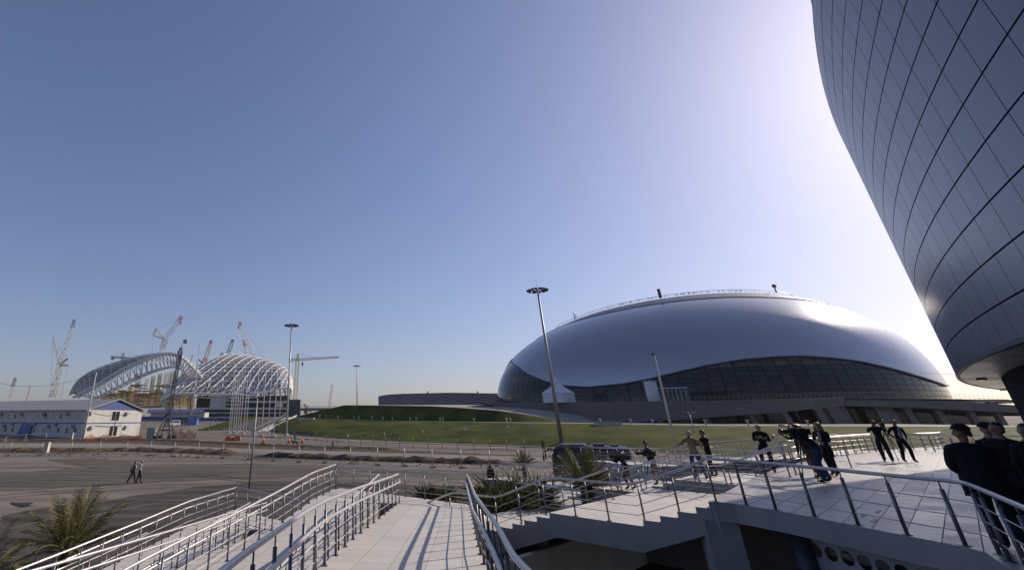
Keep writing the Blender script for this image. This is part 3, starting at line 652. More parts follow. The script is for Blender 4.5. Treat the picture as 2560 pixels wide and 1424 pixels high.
def srail(label, t, pts, **k): return railing(label, [st(s, t, z) for s, z in pts], **k)
srail('railing on the open front side of the nearest staircase, rising to the terrace', .07, [(-.05, TZ), (.25, TZ-.15), (1.9, 2.7), (4.4, 2.7), (6.4, 1.95), (8.2, 1.95), (10.2, 1.2)], step=.98, rods=(.72, .48, .24))
srail('railing on the far side of the nearest staircase, in front of the palm', 8.3, [(-.2, TZ), (.1, TZ-.1), (1.9, 2.7), (4.4, 2.7), (6.4, 1.95), (8.2, 1.95), (11.8, .6)], step=1.05, rods=(.72, .48, .24))
srail('middle railing down the nearest staircase', 4.2, [(4.3, 2.7), (6.4, 1.95), (8.2, 1.95)], step=1.05, rods=(.72, .48, .24))
srail('railing on the side of the farther staircase nearest the planter', 9.4, [(-.2, TZ), (.2, TZ), (1.2, 3.0), (3.8, 3.0), (5.4, 2.4), (7.3, 2.4), (9.5, 1.5), (11.4, 1.5)], step=1.05, rods=(.72, .48, .24))
srail('railing on the outer side of the farther staircase, behind the camera crews', 14.5, [(-1.2, TZ), (.2, TZ), (1.2, 3.0), (3.8, 3.0), (5.4, 2.4), (7.3, 2.4), (9.5, 1.5), (11.4, 1.5)], step=1.1, rods=(.72, .48, .24))
arc = [ap(t, 97.8, TZ) for t in (131.2, 129.4, 127.6, 125.8, 124.0, 122.2, 121.3)]
railing('curved railing along the far edge of the terrace behind the two men in black', [tuple(p) for p in arc], step=1.3, rods=(.72, .48, .24))
arc2 = [ap(t, r, TZ) for t, r in ((119.6, 97.4), (118.5, 96.6), (117.2, 96.6), (115.5, 97.2))]
railing('bright curved handrail at the head of the far ramp beside the capped man', [tuple(p) for p in arc2], step=.9, rods=(.72, .48, .24))
# far ramps with solid side walls
def wallramp(label, pts, width, railn):
    N = [onz(*p) for p in pts]; r = thing('ramp', label, 'ramp', tuple(Vector((N[0].x, N[0].y, 0))), group='far ramps with solid side walls')
    F = []
    for k, p in enumerate(N):
        d = (N[min(k+1, len(N)-1)]-N[max(k-1, 0)]); n = Vector((-d.y, d.x, 0)).normalized()
        if n.y < 0: n = -n
        if n.x*p.x+n.y*p.y < 0: n = -n
        F.append(p+n*width)
    mb = MB()
    z0 = lambda p: Vector((p.x, p.y, -.05))
    for a, b, c, d in zip(N, N[1:], F[1:], F):
        mb.poly([a, b, c, d], 1); mb.poly([z0(a), z0(b), b, a]); mb.poly([d, c, z0(c), z0(d)])
    mb.poly([z0(N[0]), N[0], F[0], z0(F[0])]); mb.poly([z0(N[-1]), N[-1], F[-1], z0(F[-1])])
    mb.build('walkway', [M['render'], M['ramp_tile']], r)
    ctr = lambda a, b, t: a.lerp(b, t)
    railing(railn[0], [tuple(ctr(a, b, .05)) for a, b in zip(N, F)], step=1.4, rods=(.72, .48, .24))
    railing(railn[1], [tuple(ctr(a, b, .95)) for a, b in zip(N, F)], step=1.4, rods=(.72, .48, .24))
    return r
wallramp('long upper far ramp with a grey side wall, sweeping from the terrace past the bus', [(2440, 1138, 3.44), (2330, 1131, 3.40), (2200, 1131, 3.34), (2060, 1139, 3.2), (1900, 1150, 2.95), (1760, 1160, 2.75), (1640, 1166, 2.58), (1452, 1149, 2.0)], 2.6,
         ('near side railing of the long upper far ramp', 'far side railing of the long upper far ramp, beside the bus'))
wallramp('lower far ramp with a grey side wall, in front of the crouching black figure', [(1500, 1222, 1.62), (1410, 1213, 1.5), (1300, 1203, 1.35), (1207, 1196, 1.2)], 2.2,
         ('near side railing of the lower far ramp', 'far side railing of the lower far ramp, by the small palm'))
# ------------------------------------------------------------------ far stadium under construction
Y0 = 455.0
stad = thing('stadium', 'unfinished white stadium of two lattice roof halves with yellow scaffolding between them', 'stadium', tuple(atY(450, 1030, Y0)))
def crv(px, Y, n=40, Y2=None):
    P = [atY(x, y, Y if Y2 is None else Y+(Y2-Y)*i/(len(px)-1)) for i, (x, y) in enumerate(px)]
    out = []                                 # Catmull-Rom through the points
    for k in range(n+1):
        t = k/n*(len(P)-1); i = min(int(t), len(P)-2); f = t-i
        p0, p1, p2, p3 = P[max(i-1, 0)], P[i], P[i+1], P[min(i+2, len(P)-1)]
        out.append(p1*0+(p1*2+(p2-p0)*f+(p0*2-p1*5+p2*4-p3)*f*f+(p1*3-p0-p2*3+p3)*f**3)*.5)
    return out
wl = mat('white_steel_lattice', (.74, .72, .69), .6, var=.08, scale=.1)
rf = panel_mat('grey_roof_membrane', (.07, .07, .078), (.22, .22, .22), rough=.6, wu=.14, wv=.12, var=.5)
topA = crv([(182, 993), (215, 975), (250, 955), (300, 925), (350, 902), (385, 890), (410, 884), (437, 884), (458, 896), (480, 917), (505, 944)], 435, 60)
botA = crv([(230, 996), (250, 988), (290, 968), (340, 943), (385, 925), (420, 917), (440, 918), (455, 924), (470, 937), (482, 946)], 435, 60)
mb = MB(); mb.tube(topA, 1.0, 6); mb.tube(botA, .8, 6)
topA2 = [p+Vector((0, 9, .4)) for p in topA]; botA2 = [p+Vector((0, 9, .4)) for p in botA]
mb.tube(topA2, .8, 6); mb.tube(botA2, .6, 5)
for k in range(0, 60, 2):
    a, b, c = topA[min(k+3, 60)], botA[k], topA[min(k+5, 60)]
    mb.tube([b, a], .5, 5); mb.tube([botA[min(k+2, 60)], a], .42, 5)
    mb.tube([botA2[k], topA2[min(k+3, 60)]], .35, 4); mb.tube([topA[k], topA2[k]], .35, 4); mb.tube([botA[k], botA2[k]], .35, 4)
mb.build('arch_truss', wl, stad)
backA = crv([(172, 990), (177, 975), (192, 952), (216, 934), (245, 922), (275, 912), (310, 905), (345, 899), (380, 893), (412, 887), (440, 886)], 500, 60)
def surf(A, B, nu, nv, bul):
    def f(u, v):
        t = u*(len(A)-1); k = min(int(t), len(A)-2); fr = t-k
        p = A[k].lerp(A[k+1], fr).lerp(B[k].lerp(B[k+1], fr), v); p = p.copy(); p.z += bul*math.sin(math.pi*v); return p
    return f
F = surf(topA2[:52], backA[:52], 0, 0, 2.5)
mb = MB(); mb.grid(40, 10, lambda u, v: F(u, v), uv=lambda u, v: (u*34, v*9)); mb.build('left_roof', rf, stad)
mb = MB()
for j in range(1, 9): mb.tube([F(k/40, j/9)+Vector((0, 0, .9)) for k in range(41)], .24, 4)
for k in range(1, 34):
    mb.tube([F(k/34, v/10)+Vector((0, 0, 1.0)) for v in range(11)], .2, 4)
    for j in range(9): 
        if (j+k) % 2: mb.tube([F(k/34, j/9)+Vector((0, 0, 1.0)), F(min(1, (k+1)/34), (j+1)/9)+Vector((0, 0, 1.6))], .2, 4)
mb.build('left_roof_ribs', wl, stad)
# right half
topB = crv([(482, 948), (505, 927), (530, 908), (553, 892), (572, 887), (600, 889), (630, 894), (660, 903), (690, 918), (712, 938), (724, 962), (728, 985)], 505, 60, 470)
botB = crv([(402, 1001), (430, 987), (470, 984), (520, 985), (570, 986), (610, 986), (640, 983), (670, 978), (698, 973), (715, 970), (725, 970), (729, 978)], 415, 60, 440)
G_ = surf(botB, topB, 0, 0, 9.0)
mb = MB(); mb.grid(50, 14, lambda u, v: G_(u*.74, v), uv=lambda u, v: (u*30, v*12)); mb.build('right_roof', panel_mat('half_laid_membrane', (.10, .095, .09), (.34, .32, .29), rough=.6, wu=.2, wv=.2, var=.9), stad)
mb = MB()
for k in range(0, 61, 4):
    mb.tube([G_(min(1, k/60+v/14*.34), v/14)+Vector((0, -.4, 1.2)) for v in range(15)], .5, 5)
    mb.tube([G_(min(1, (k+2)/60+v/14*.34), v/14)+Vector((0, -.4, .6)) for v in range(15)], .3, 4)
    for v in range(14):
        s0 = v/14*.34; s1 = (v+1)/14*.34; A2 = G_(min(1, k/60+s0), v/14); B2_ = G_(min(1, (k+2)/60+s1), (v+1)/14); C2 = G_(min(1, (k+4)/60+s0), v/14)
        mb.tube([A2+Vector((0, -.4, 1.2)), B2_+Vector((0, -.4, .6)), C2+Vector((0, -.4, 1.2))], .24, 4)
    if k < 40: mb.tube([G_(min(1, k/60), v/14)+Vector((0, -.4, .8)) for v in range(15)], .3, 4)
    mb.tube([G_(min(1, k/60), v/14)+Vector((0, 4, -3.0)) for v in range(15)], .35, 4)
    for v in range(14):
        a = G_(k/60, v/14)+Vector((0, -.4, 1)); b = G_(min(1, (k+4)/60), (v+1)/14)+Vector((0, -.4, 1)); mb.tube([a, b], .26, 4)
        c = G_(min(1, (k+4)/60), v/14)+Vector((0, -.4, 1)); d = G_(k/60, (v+1)/14)+Vector((0, -.4, 1)); mb.tube([c, d], .2, 4)
for v in range(1, 14): mb.tube([G_(u/50, v/14)+Vector((0, -.4, 1.2)) for u in range(51)], .3, 4)
mb.tube([p+Vector((0, 0, 1)) for p in topB], .6, 5); mb.build('right_roof_ribs', wl, stad)
mb = MB(); mb.tube([p+Vector((0, -1, .3)) for p in botB], 1.0, 6); mb.tube([p+Vector((0, 2, -2.6)) for p in botB], .5, 5)
for k in range(0, 60, 2): mb.tube([botB[k]+Vector((0, -1, .3)), botB[k+1]+Vector((0, 2, -2.6))], .35, 4)
mb.build('edge_ring', wl, stad)
mb = MB()                                                              # legs of the ring
for x, y0, y1 in [(640, 984, 1030), (652, 982, 1024), (672, 979, 1020), (686, 975, 1022), (700, 973, 1016), (712, 972, 1020), (722, 972, 1010), (412, 1000, 1032), (420, 1001, 1020), (402, 1002, 1012)]:
    mb.tube([atY(x, y0, 440), atY(x+5, y1, 446)], .9, 5)
mb.build('raking_leg', wl, stad)
rr = random.Random(5)                                       # scaffolding towers
for k in range(24):
    mb = MB(); x = 258+rr.random()*212; lo = 1000; hi = itp(x, [(250, 992), (300, 972), (340, 950), (385, 932), (430, 922), (460, 930), (480, 950)])+2
    a = atY(x, 1010, 452+rr.random()*30); b = atY(x, hi, a.y); w = 2.2; H_ = b.z-a.z
    if H_ < 3: continue
    for dx in (-w/2, w/2): 
        for dy in (-w/2, w/2): mb.tube([a+Vector((dx, dy, 0)), Vector((a.x+dx, a.y+dy, b.z))], .16, 4)
    n = int(H_/2.2)
    for j in range(n): mb.tube([a+Vector((-w/2, -w/2, j*2.2)), a+Vector((w/2, -w/2, j*2.2+2.2))], .12, 4); mb.tube([a+Vector((-w/2, -w/2, j*2.2)), a+Vector((w/2, -w/2, j*2.2))], .12, 4); mb.tube([a+Vector((-w/2, -w/2, j*2.2)), a+Vector((-w/2, w/2, j*2.2)), a+Vector((w/2, w/2, j*2.2)), a+Vector((w/2, -w/2, j*2.2))], .1, 4)
    mb.build('scaffold_tower', M['yellow'], stad)
mb = MB()
for k in range(16):
    x = 432+rr.random()*55; a = atY(x, 1030, 450); b = atY(x, 990, 450); mb.tube([a, b], .25, 4)
for k in range(26):
    x = 640+rr.random()*80; a = atY(x, 1024, 452); b = atY(x, 990+rr.random()*10, 452); mb.tube([a, b], .28, 4)
mb.build('scaffolding', M['yellow'], stad)
mb = MB()
for k in range(90):                                                   # tiers and steel between the arches
    x = 250+rr.random()*235; y = 960+rr.random()*45
    if y < itp(x, [(250, 992), (300, 975), (340, 955), (385, 938), (430, 925), (480, 950)]): continue
    p = atY(x, y, 478+rr.random()*15); mb.box(p, (6+rr.random()*9, .8, .5+rr.random()*.8), rr.random()*.3)
mb.build('steel_tier', mat('grey_steel_tiers', (.33, .32, .30), .7, var=.2, scale=.1), stad)
mb = MB()
a = atY(300, 1012, 490); b = atY(485, 990, 500)
def bowl(u, v): p = atY(250+u*235, 1020-12*v-26*v*v, 470+v*35); return p
mb.grid(24, 12, bowl, uv=lambda u, v: (u*40, v*18)); mb.build('seating_bowl', panel_mat('seating_bowl_steps', (.20, .17, .12), (.42, .38, .30), rough=.8, wu=.2, wv=.3, var=1.0), stad)
mb = MB()
def blk(x0, x1, y0, y1, Y, D=12, m=0):
    p = atY(x0, y1, Y); q = atY(x1, y0, Y); mb.box(((p.x+q.x)/2, Y+D/2, (p.z+q.z)/2), (abs(q.x-p.x), D, abs(q.z-p.z)), m=m)
blk(524, 566, 988, 1018, 424); blk(600, 722, 1001, 1006, 428); blk(488, 722, 1018, 1023, 420); blk(566, 600, 1000, 1003, 424); blk(566, 605, 1009, 1012, 424); blk(690, 704, 1004, 1016, 426)
blk(500, 720, 1030, 1033, 421)
mb.build('stand_block', mat('pale_stand_blocks', (.52, .49, .45), .8, var=.12, scale=.15), stad)
mb = MB(); blk(487, 722, 988, 1040, 436, 10); blk(487, 720, 1023, 1042, 423, 6); mb.build('dark_interior', mat('dark_interior', (.035, .033, .032), .9), stad)
# ------------------------------------------------------------------ cranes
def lattice(mb, a, b, w, m=0, r=.18, w2=None, seg=None):
    a, b = Vector(a), Vector(b); d = (b-a); L = d.length; d.normalize(); x = d.cross(Vector((0, 1, 0))); x.normalize(); y = x.cross(d)
    w2 = w if w2 is None else w2; n = seg or max(3, int(L/(w*1.3)))
    q = lambda k, i, j: a+d*(L*k/n)+(x*i+y*j)*(w+(w2-w)*k/n)/2
    for i, j in ((-1, -1), (-1, 1), (1, -1), (1, 1)): mb.tube([q(0, i, j), q(n, i, j)], r, 4, m)
    for k in range(n):
        s = 1 if k % 2 else -1
        mb.tube([q(k, -s, -1), q(k+1, s, -1)], r*.7, 4, m); mb.tube([q(k, s, 1), q(k+1, -s, 1)], r*.7, 4, m); mb.tube([q(k, -1, -1), q(k, 1, -1)], r*.6, 4, m)
    return mb
GC = 'cranes around the far stadium'
def crane(label, parts, Y, hook=None, ropes=(), group=GC):
    first = atY(*parts[0][1], Y); root = thing('crane', label, 'crane', tuple(first), group=group)
    for name, p, q, w, m, w2 in parts:
        mb = MB(); lattice(mb, atY(*p, Y), atY(*q, Y), w, r=.2 if w > 1 else .14, w2=w2); mb.build(name, M[m], root)
    if ropes:
        mb = MB()
        for p, q in ropes: mb.tube([atY(*p, Y), atY(*q, Y)], .09, 4)
        mb.build('rope', M['cranegrey'], root)
    if hook:
        p = atY(*hook, Y); mb = MB(); mb.box(p+Vector((0, 0, 1.0)), (1.3, .9, 2.2)); mb.tube([p, p-Vector((0, 0, 1)), p+Vector((.5, 0, -1.5)), p+Vector((.9, 0, -.9))], .2, 5); mb.build('hook', M['cranered'], root)
    return root
crane('tall pale lattice boom crane left of the stadium with a second folded mast', [('mast', (130, 992), (150, 915), 3.4, 'craneyellow', 3.0), ('boom', (150, 912), (181, 818), 3.2, 'cranewhite', 2.4), ('boom_tip', (181, 818), (186, 798), 2.4, 'cranegrey', 1.0), ('jib_mast', (149, 908), (133, 840), 2.2, 'cranewhite', 1.2), ('strut', (150, 912), (169, 895), 1.2, 'craneyellow', .8), ('strut', (150, 912), (170, 913), 1.2, 'craneyellow', .8)], 430, ropes=[((133, 840), (155, 880)), ((169, 895), (170, 913)), ((170, 913), (152, 990)), ((133, 840), (126, 990))])
crane('short grey boom crane at the far left behind the office block', [('mast', (27, 992), (32, 966), 2.2, 'cranewhite', 2.2), ('boom', (32, 966), (39, 943), 2.0, 'cranegrey', 1.4)], 430)
crane('luffing crane with a red and white mast rising above the left roof arch', [('mast', (401, 900), (406, 872), 4.0, 'cranewhite', 3.8), ('mast', (406, 872), (413, 847), 3.8, 'cranered', 3.2), ('boom', (413, 847), (450, 797), 3.0, 'cranewhite', 2.2), ('counter_jib', (413, 847), (383, 838), 1.4, 'cranewhite', 1.2), ('strut', (411, 846), (391, 821), 1.3, 'cranewhite', 1.0), ('strut', (383, 838), (391, 821), 1.3, 'cranewhite', 1.0), ('boom_head', (448, 795), (457, 794), 3.2, 'cranered', 2.2)], 460, hook=(451, 808), ropes=[((391, 821), (450, 795)), ((383, 838), (379, 900)), ((453, 794), (452, 806))])
crane('dark tower crane with a level jib behind the left roof', [('mast', (304, 912), (308, 882), 1.8, 'cranegrey', 1.8), ('jib', (277, 892), (372, 897), 1.6, 'cranegrey', 1.0), ('counterweight', (282, 894), (284, 898), 2.6, 'cranegrey', 2.6)], 520, ropes=[((308, 881), (280, 892)), ((308, 881), (366, 895))])
crane('small pale boom crane in the gap between the two roof halves', [('boom', (471, 922), (482, 886), 2.2, 'cranewhite', 1.2)], 540)
crane('orange boom crane leaning right above the gap in the roof', [('boom', (503, 930), (513, 895), 3.2, 'craneorange', 3.0), ('boom', (511, 905), (528, 852), 3.2, 'craneorange', 2.0), ('strut', (507, 908), (496, 897), 1.2, 'cranered', .8), ('boom_tip', (526, 858), (529, 850), 2.2, 'cranered', 1.2)], 520, ropes=[((528, 852), (498, 896)), ((528, 856), (521, 905))])
crane('dark blue boom crane with a red tip over the right roof crest', [('boom', (567, 890), (581, 853), 3.0, 'cranegrey', 2.4), ('boom_tip', (581, 853), (583, 848), 2.6, 'cranered', 2.0)], 520, ropes=[((582, 850), (556, 880)), ((583, 850), (579, 885))])
crane('stubby dark crane head just left of the right roof crest', [('boom', (551, 893), (556, 881), 2.0, 'cranegrey', 1.6)], 520)
crane('long white boom crane leaning left above the right roof', [('boom', (637, 897), (601, 812), 3.0, 'cranewhite', 2.4), ('boom_tip', (602, 813), (598, 803), 2.6, 'cranered', 2.0)], 510, hook=(596, 820), ropes=[((599, 805), (668, 905)), ((597, 804), (596, 818))])
crane('faint short crane behind the long white boom', [('boom', (616, 890), (609, 850), 2.4, 'cranewhite', 1.4), ('boom_tip', (613, 865), (608, 848), 2.3, 'cranered', 1.2)], 560)
crane('pale tower crane with a long level jib right of the stadium', [('mast', (737, 1012), (744, 898), 2.8, 'craneyellow', 2.6), ('tower_head', (744, 898), (746, 884), 2.4, 'craneyellow', .8), ('jib', (722, 900), (848, 892), 1.5, 'cranewhite', 1.0), ('counterweight', (724, 902), (728, 902), 3.0, 'cranegrey', 3.0)], 430, hook=(756, 912), ropes=[((746, 884), (724, 900)), ((746, 884), (800, 894)), ((756, 898), (756, 910))])
crane('thin pale crane on the horizon beside the grass bank', [('mast', (824, 1018), (826, 992), 2.2, 'cranewhite', 2.0), ('boom', (826, 992), (831, 960), 1.8, 'cranewhite', 1.0)], 480)
crane('dark stub of a crane leaning left by the footbridge', [('boom', (778, 1030), (759, 1009), 1.6, 'cranered', 1.0)], 420)
crane('red lattice mast standing inside the stadium below the left arch', [('mast', (346, 1005), (345, 932), 3.4, 'cranered', 2.6)], 428)
# ------------------------------------------------------------------ modular office block
A_ = onz(205, 1096, 0); B_ = onz(346, 1090, 0); gv = (B_-A_); GW = gv.length; gv.normalize(); lv = Vector((-gv.y, gv.x, 0)); BLn = 62; BH = 7.2
off = thing('office_block', 'two storey white modular office block with blue gable and grey pitched roof', 'building', tuple(A_))
def bp(u, l, z): return A_+gv*u+lv*l+Vector((0, 0, z))
wt = panel_mat('white_cabin_cladding', (.52, .505, .475), (.42, .41, .39), rough=.6, wu=.06, wv=0, var=.06, dirt=.08)
def wall_(mb, p, q, z0, z1, m=0):
    L = (q-p).length; i = mb._add([p+Vector((0, 0, z0)), q+Vector((0, 0, z0)), q+Vector((0, 0, z1)), p+Vector((0, 0, z1))]); mb.face((i, i+1, i+2, i+3), m)
    for k, uv in enumerate(((0, 0), (L/2.4, 0), (L/2.4, 1), (0, 1))): mb.uv[i+k] = uv
mb = MB()
a, b, c, d = bp(0, 0, 0), bp(GW, 0, 0), bp(GW, BLn, 0), bp(0, BLn, 0)
wall_(mb, a, b, 0, BH); wall_(mb, b, c, 0, BH); wall_(mb, c, d, 0, BH); wall_(mb, d, a, 0, BH); mb.build('wall', wt, off)
mb = MB(); RH = 2.7
for l in (-.06, BLn): mb = MB(); mb.poly([bp(-.3, l, BH-.15), bp(GW+.3, l, BH-.15), bp(GW/2, l, BH+RH-.05)]); mb.build('gable', M['blue'], off)
mb = MB(); rfm = mat('grey_metal_roof', (.34, .325, .31), .5, .2, var=.06, scale=.5)
for s0, s1 in ((-.7, GW/2), (GW+.7, GW/2)):
    z0 = BH-.15; mb.poly([bp(s0, -.6, z0), bp(s1, -.6, BH+RH+.08), bp(s1, BLn+.6, BH+RH+.08), bp(s0, BLn+.6, z0)])
    mb.poly([bp(s0, -.6, z0-.2), bp(s0, -.6, z0), bp(s0, BLn+.6, z0), bp(s0, BLn+.6, z0-.2)])
    mb.poly([bp(s0, -.6, z0), bp(s0, -.6, z0-.2), bp(s1, -.6, BH+RH-.12), bp(s1, -.6, BH+RH+.08)])
mb.build('roof', rfm, off)
mb = MB()
for p, q in ((bp(0, -.05, 3.55), bp(GW, -.05, 3.55)), (bp(-.05, 0, 3.55), bp(-.05, BLn, 3.55))): wall_(mb, p, q, 0, .28)
mb.build('blue_band', M['blue'], off)
dk = mat('window_glass', (.03, .035, .04), .15, spec=.6)
def win(u, l, z, w, h, gable=True, m=None, name='window'):
    mb = MB(); t = gv if gable else lv; n = -lv if gable else -gv; p = bp(u, l, z)+n*.05
    q = [p-t*w/2, p+t*w/2, p+t*w/2+Vector((0, 0, h)), p-t*w/2+Vector((0, 0, h))]; mb.poly(q); r = [x+n*.02 for x in (p-t*(w/2-.12)+Vector((0, 0, .12)), p+t*(w/2-.12)+Vector((0, 0, .12)), p+t*(w/2-.12)+Vector((0, 0, h-.12)), p-t*(w/2-.12)+Vector((0, 0, h-.12)))]
    f = mb.build(name, M['white'], off)
    if m is not None:
        mb = MB(); 
        k = 2 if w > 2 else 1
        for j in range(k):
            e0 = j/k+.03*(k > 1); e1 = (j+1)/k-.03*(k > 1); mb.poly([r[0].lerp(r[1], e0), r[0].lerp(r[1], e1), r[3].lerp(r[2], e1), r[3].lerp(r[2], e0)])
        mb.build('pane', m, f)
win(GW*.5, 0, 4.2, 3.0, 2.6, m=dk); win(GW*.5, 0, BH+.9, .9, 1.2); win(GW*.5, 0, .3, 3.0, 2.6, m=dk, name='door'); win(GW*.55, 0, .3, 1.0, 2.4, m=dk, name='door')
yl = mat('tan_blind', (.38, .33, .22), .6); rr = random.Random(11)  # plain tan blinds, given to windows at random
for k in range(16):
    for z in (1.2, 4.7):
        if rr.random() < .85: win(0, 3+k*3.4+rr.random()*.6, z, 1.1, 1.5, False, yl if rr.random() < .6 else dk)
acm = mat('grey_ac_unit', (.42, .41, .40), .6); acd = mat('ac_unit_shade_tinted', (.26, .26, .27), .6)  # second grey is darker: shade of the long side put into the colour
for k in range(17):
    l = 4.2+k*3.3+rr.random(); z = (2.9, 6.0, 3.4)[k % 3]; p = bp(-.35, l, z); mb = MB(); mb.box(p, (.5, 1.0, .8), math.atan2(lv.y, lv.x)+math.pi/2); mb.tube([p-gv*.27+lv*.1, p-gv*.28+lv*.1], .26, 10); mb.build('ac_unit', acd, off)
for u, z in ((1.2, 6.3), (13.2, 6.2), (2.2, 2.7), (13.6, 2.6)):
    p = bp(u, -.35, z); mb = MB(); mb.box(p, (1.0, .5, .8), math.atan2(gv.y, gv.x)); mb.tube([p-lv*.26, p-lv*.27], .26, 10); mb.build('ac_unit', acm, off)
mb = MB(); mb.tube([bp(2.5, -.12, 3.1), bp(7, -.12, 2.8), bp(12, -.12, 3.0)], .06, 4); mb.tube([bp(.5, -.12, 6.4), bp(6, -.12, 5.6), bp(13, -.12, 5.9)], .04, 4); mb.tube([bp(9.5, -.12, 6.6), bp(9.5, -.12, 2.9)], .05, 4); mb.build('cable', M['black'], off)
for l, w, hh, mm, lab in ((24, 5, 3.4, 'blue', 'blue board leaning against the shaded wall of the office block'), (45, 4, 3.0, 'blue', 'darker blue board with a white edge leaning on the office block, farther left')):
    mb = MB(); p = bp(-.9, l, 0); q = bp(-.2, l, hh); t = lv*w/2; mb.poly([p-t, p+t, q+t, q-t]); i = gv*-.12; mb.poly([p-t+i, q-t+i, q+t+i, p+t+i]); mb.poly([p-t, q-t, q-t+i, p-t+i]); mb.poly([p+t+i, q+t+i, q+t, p+t]); tag(mb.build('board', M[mm] if l < 30 else mat('dark_blue_board', (.03, .045, .14), .5)), lab, 'board')
# low cabin with a blue roof, blue hoarding
lowb = thing('site_cabin', 'long low white cabin with a dark blue roof below the stadium', 'building', tuple(atY(365, 1050, 330)))
mb = MB()
def blk2(mb, x0, x1, y0, y1, Y, D): p = atY(x0, y1, Y); q = atY(x1, y0, Y); mb.box(((p.x+q.x)/2, Y+D/2, (p.z+q.z)/2), (abs(q.x-p.x), D, abs(q.z-p.z)))
blk2(mb, 374, 512, 1030, 1052, 330, 10); mb.build('wall', wt, lowb)
mb = MB(); a, b, c, d = atY(368, 1031, 329.4), atY(514, 1031, 329.4), atY(506, 1022, 337), atY(370, 1022, 337); mb.poly([a, b, c, d]); mb.poly([a+Vector((0, 0, -.3)), b+Vector((0, 0, -.3)), b, a]); mb.poly([d, c, c+Vector((0, 6, -2)), d+Vector((0, 6, -2))]); mb.build('roof', mat('navy_roof', (.07, .08, .16), .5, var=.1, scale=.3), lowb)
for x in (395, 409, 421, 434, 452, 466, 473, 482): mb = MB(); blk2(mb, x, x+1.6, 1031.5, 1034, 329.9, .05); mb.build('window', dk, lowb)
for x in (401, 413, 430, 440, 446, 460, 486, 494): mb = MB(); p = atY(x, 1032.5, 329.5); mb.box(p, (.9, .5, .7)); mb.build('ac_unit', acm, lowb)
mb = MB(); P = [atY(345, 1040, 318), atY(430, 1042, 312), atY(520, 1043, 305), atY(628, 1044, 300)]; Q = [atY(345, 1050, 318), atY(430, 1050, 312), atY(520, 1052, 305), atY(628, 1053, 300)]
for k in range(3): mb.poly([Q[k], Q[k+1], P[k+1], P[k]]); mb.poly([Q[k+1]+Vector((0, .1, 0)), Q[k]+Vector((0, .1, 0)), P[k]+Vector((0, .1, 0)), P[k+1]+Vector((0, .1, 0))])
tag(mb.build('hoarding', mat('blue_hoarding', (.035, .06, .22), .6, var=.15, scale=.2)), 'long blue site hoarding in front of the stadium', 'fence')
# low striped hall, glass tower, footbridge behind the bank
hall = thing('striped_hall', 'low grey hall with slanting pale stripes behind the grass bank', 'building', tuple(atY(1090, 1006, 300)))
hm = panel_mat('striped_cladding', (.13, .135, .17), (.30, .29, .30), rough=.6, wu=0, wv=.35, var=.5)
mb = MB(); P = [(946, 992, 991), (972, 989, 988), (1000, 987, 985), (1060, 984, 983), (1120, 983, 982), (1180, 983, 983), (1245, 984, 984)]
def hall_f(u, v):
    x = 946+u*300; yt_ = itp(x, [(946, 990), (968, 986), (1000, 984), (1120, 981), (1245, 983)]); p = atY(x, 1012, 300); q = atY(x, yt_, 300); return p.lerp(q, v)
mb.grid(30, 1, hall_f, uv=lambda u, v: (u*10, v*4+u*9)); mb.build('facade', hm, hall)
mb = MB(); mb.grid(30, 1, lambda u, v: hall_f(u, 1)+Vector((0, 60*v, .02+1.5*v))); mb.build('roof', rfm, hall)
mb = MB(); mb.grid(30, 1, lambda u, v: hall_f(u, 1)+Vector((0, -.1, -.25+.3*v))); mb.build('fascia', M['dsteel'], hall)
mb = MB()
for x in (1070, 1195): p = hall_f((x-946)/300, 1); mb.box(p+Vector((0, 1, .5)), (.6, .6, 1.2)); 
mb.build('roof_vent', M['dsteel'], hall)
tw = thing('glass_tower', 'small square dark blue glass lift tower beside the stairs', 'tower', tuple(atY(740, 1044, 236)))
mb = MB(); blk2(mb, 718, 751, 998, 1045, 238, 7)
mb.build('body', mat('blue_tinted_glass', (.035, .055, .095), .15, var=.25, scale=.3, spec=.6), tw)
mb = MB()
for x in range(718, 752, 4): p, q = atY(x, 1044, 237.9), atY(x, 998, 237.9); mb.tube([p, q], .07, 4)
for y in (1003, 1012, 1021, 1030): mb.tube([atY(718, y, 237.9), atY(751, y, 237.9)], .06, 4)
mb.build('frame', M['dsteel'], tw)
fb = thing('footbridge', 'thin grey footbridge running from the glass tower to the bank', 'bridge', tuple(atY(790, 1030, 262)))
mb = MB(); blk2(mb, 748, 832, 1019, 1026, 262, 5); mb.build('deck', mat('bridge_grey', (.16, .155, .18), .7), fb)
mb = MB()
for y in (1014, 1016.5): mb.tube([atY(748, y, 262), atY(840, y, 262)], .05, 4)
for x in range(748, 842, 6): mb.tube([atY(x, 1019, 262), atY(x, 1014, 262)], .05, 4)
mb.build('railing', M['galv'], fb)
mb = MB(); blk2(mb, 760, 768, 1026, 1034, 263, 2); blk2(mb, 800, 806, 1026, 1034, 263, 2); mb.build('pier', M['conc'], fb)
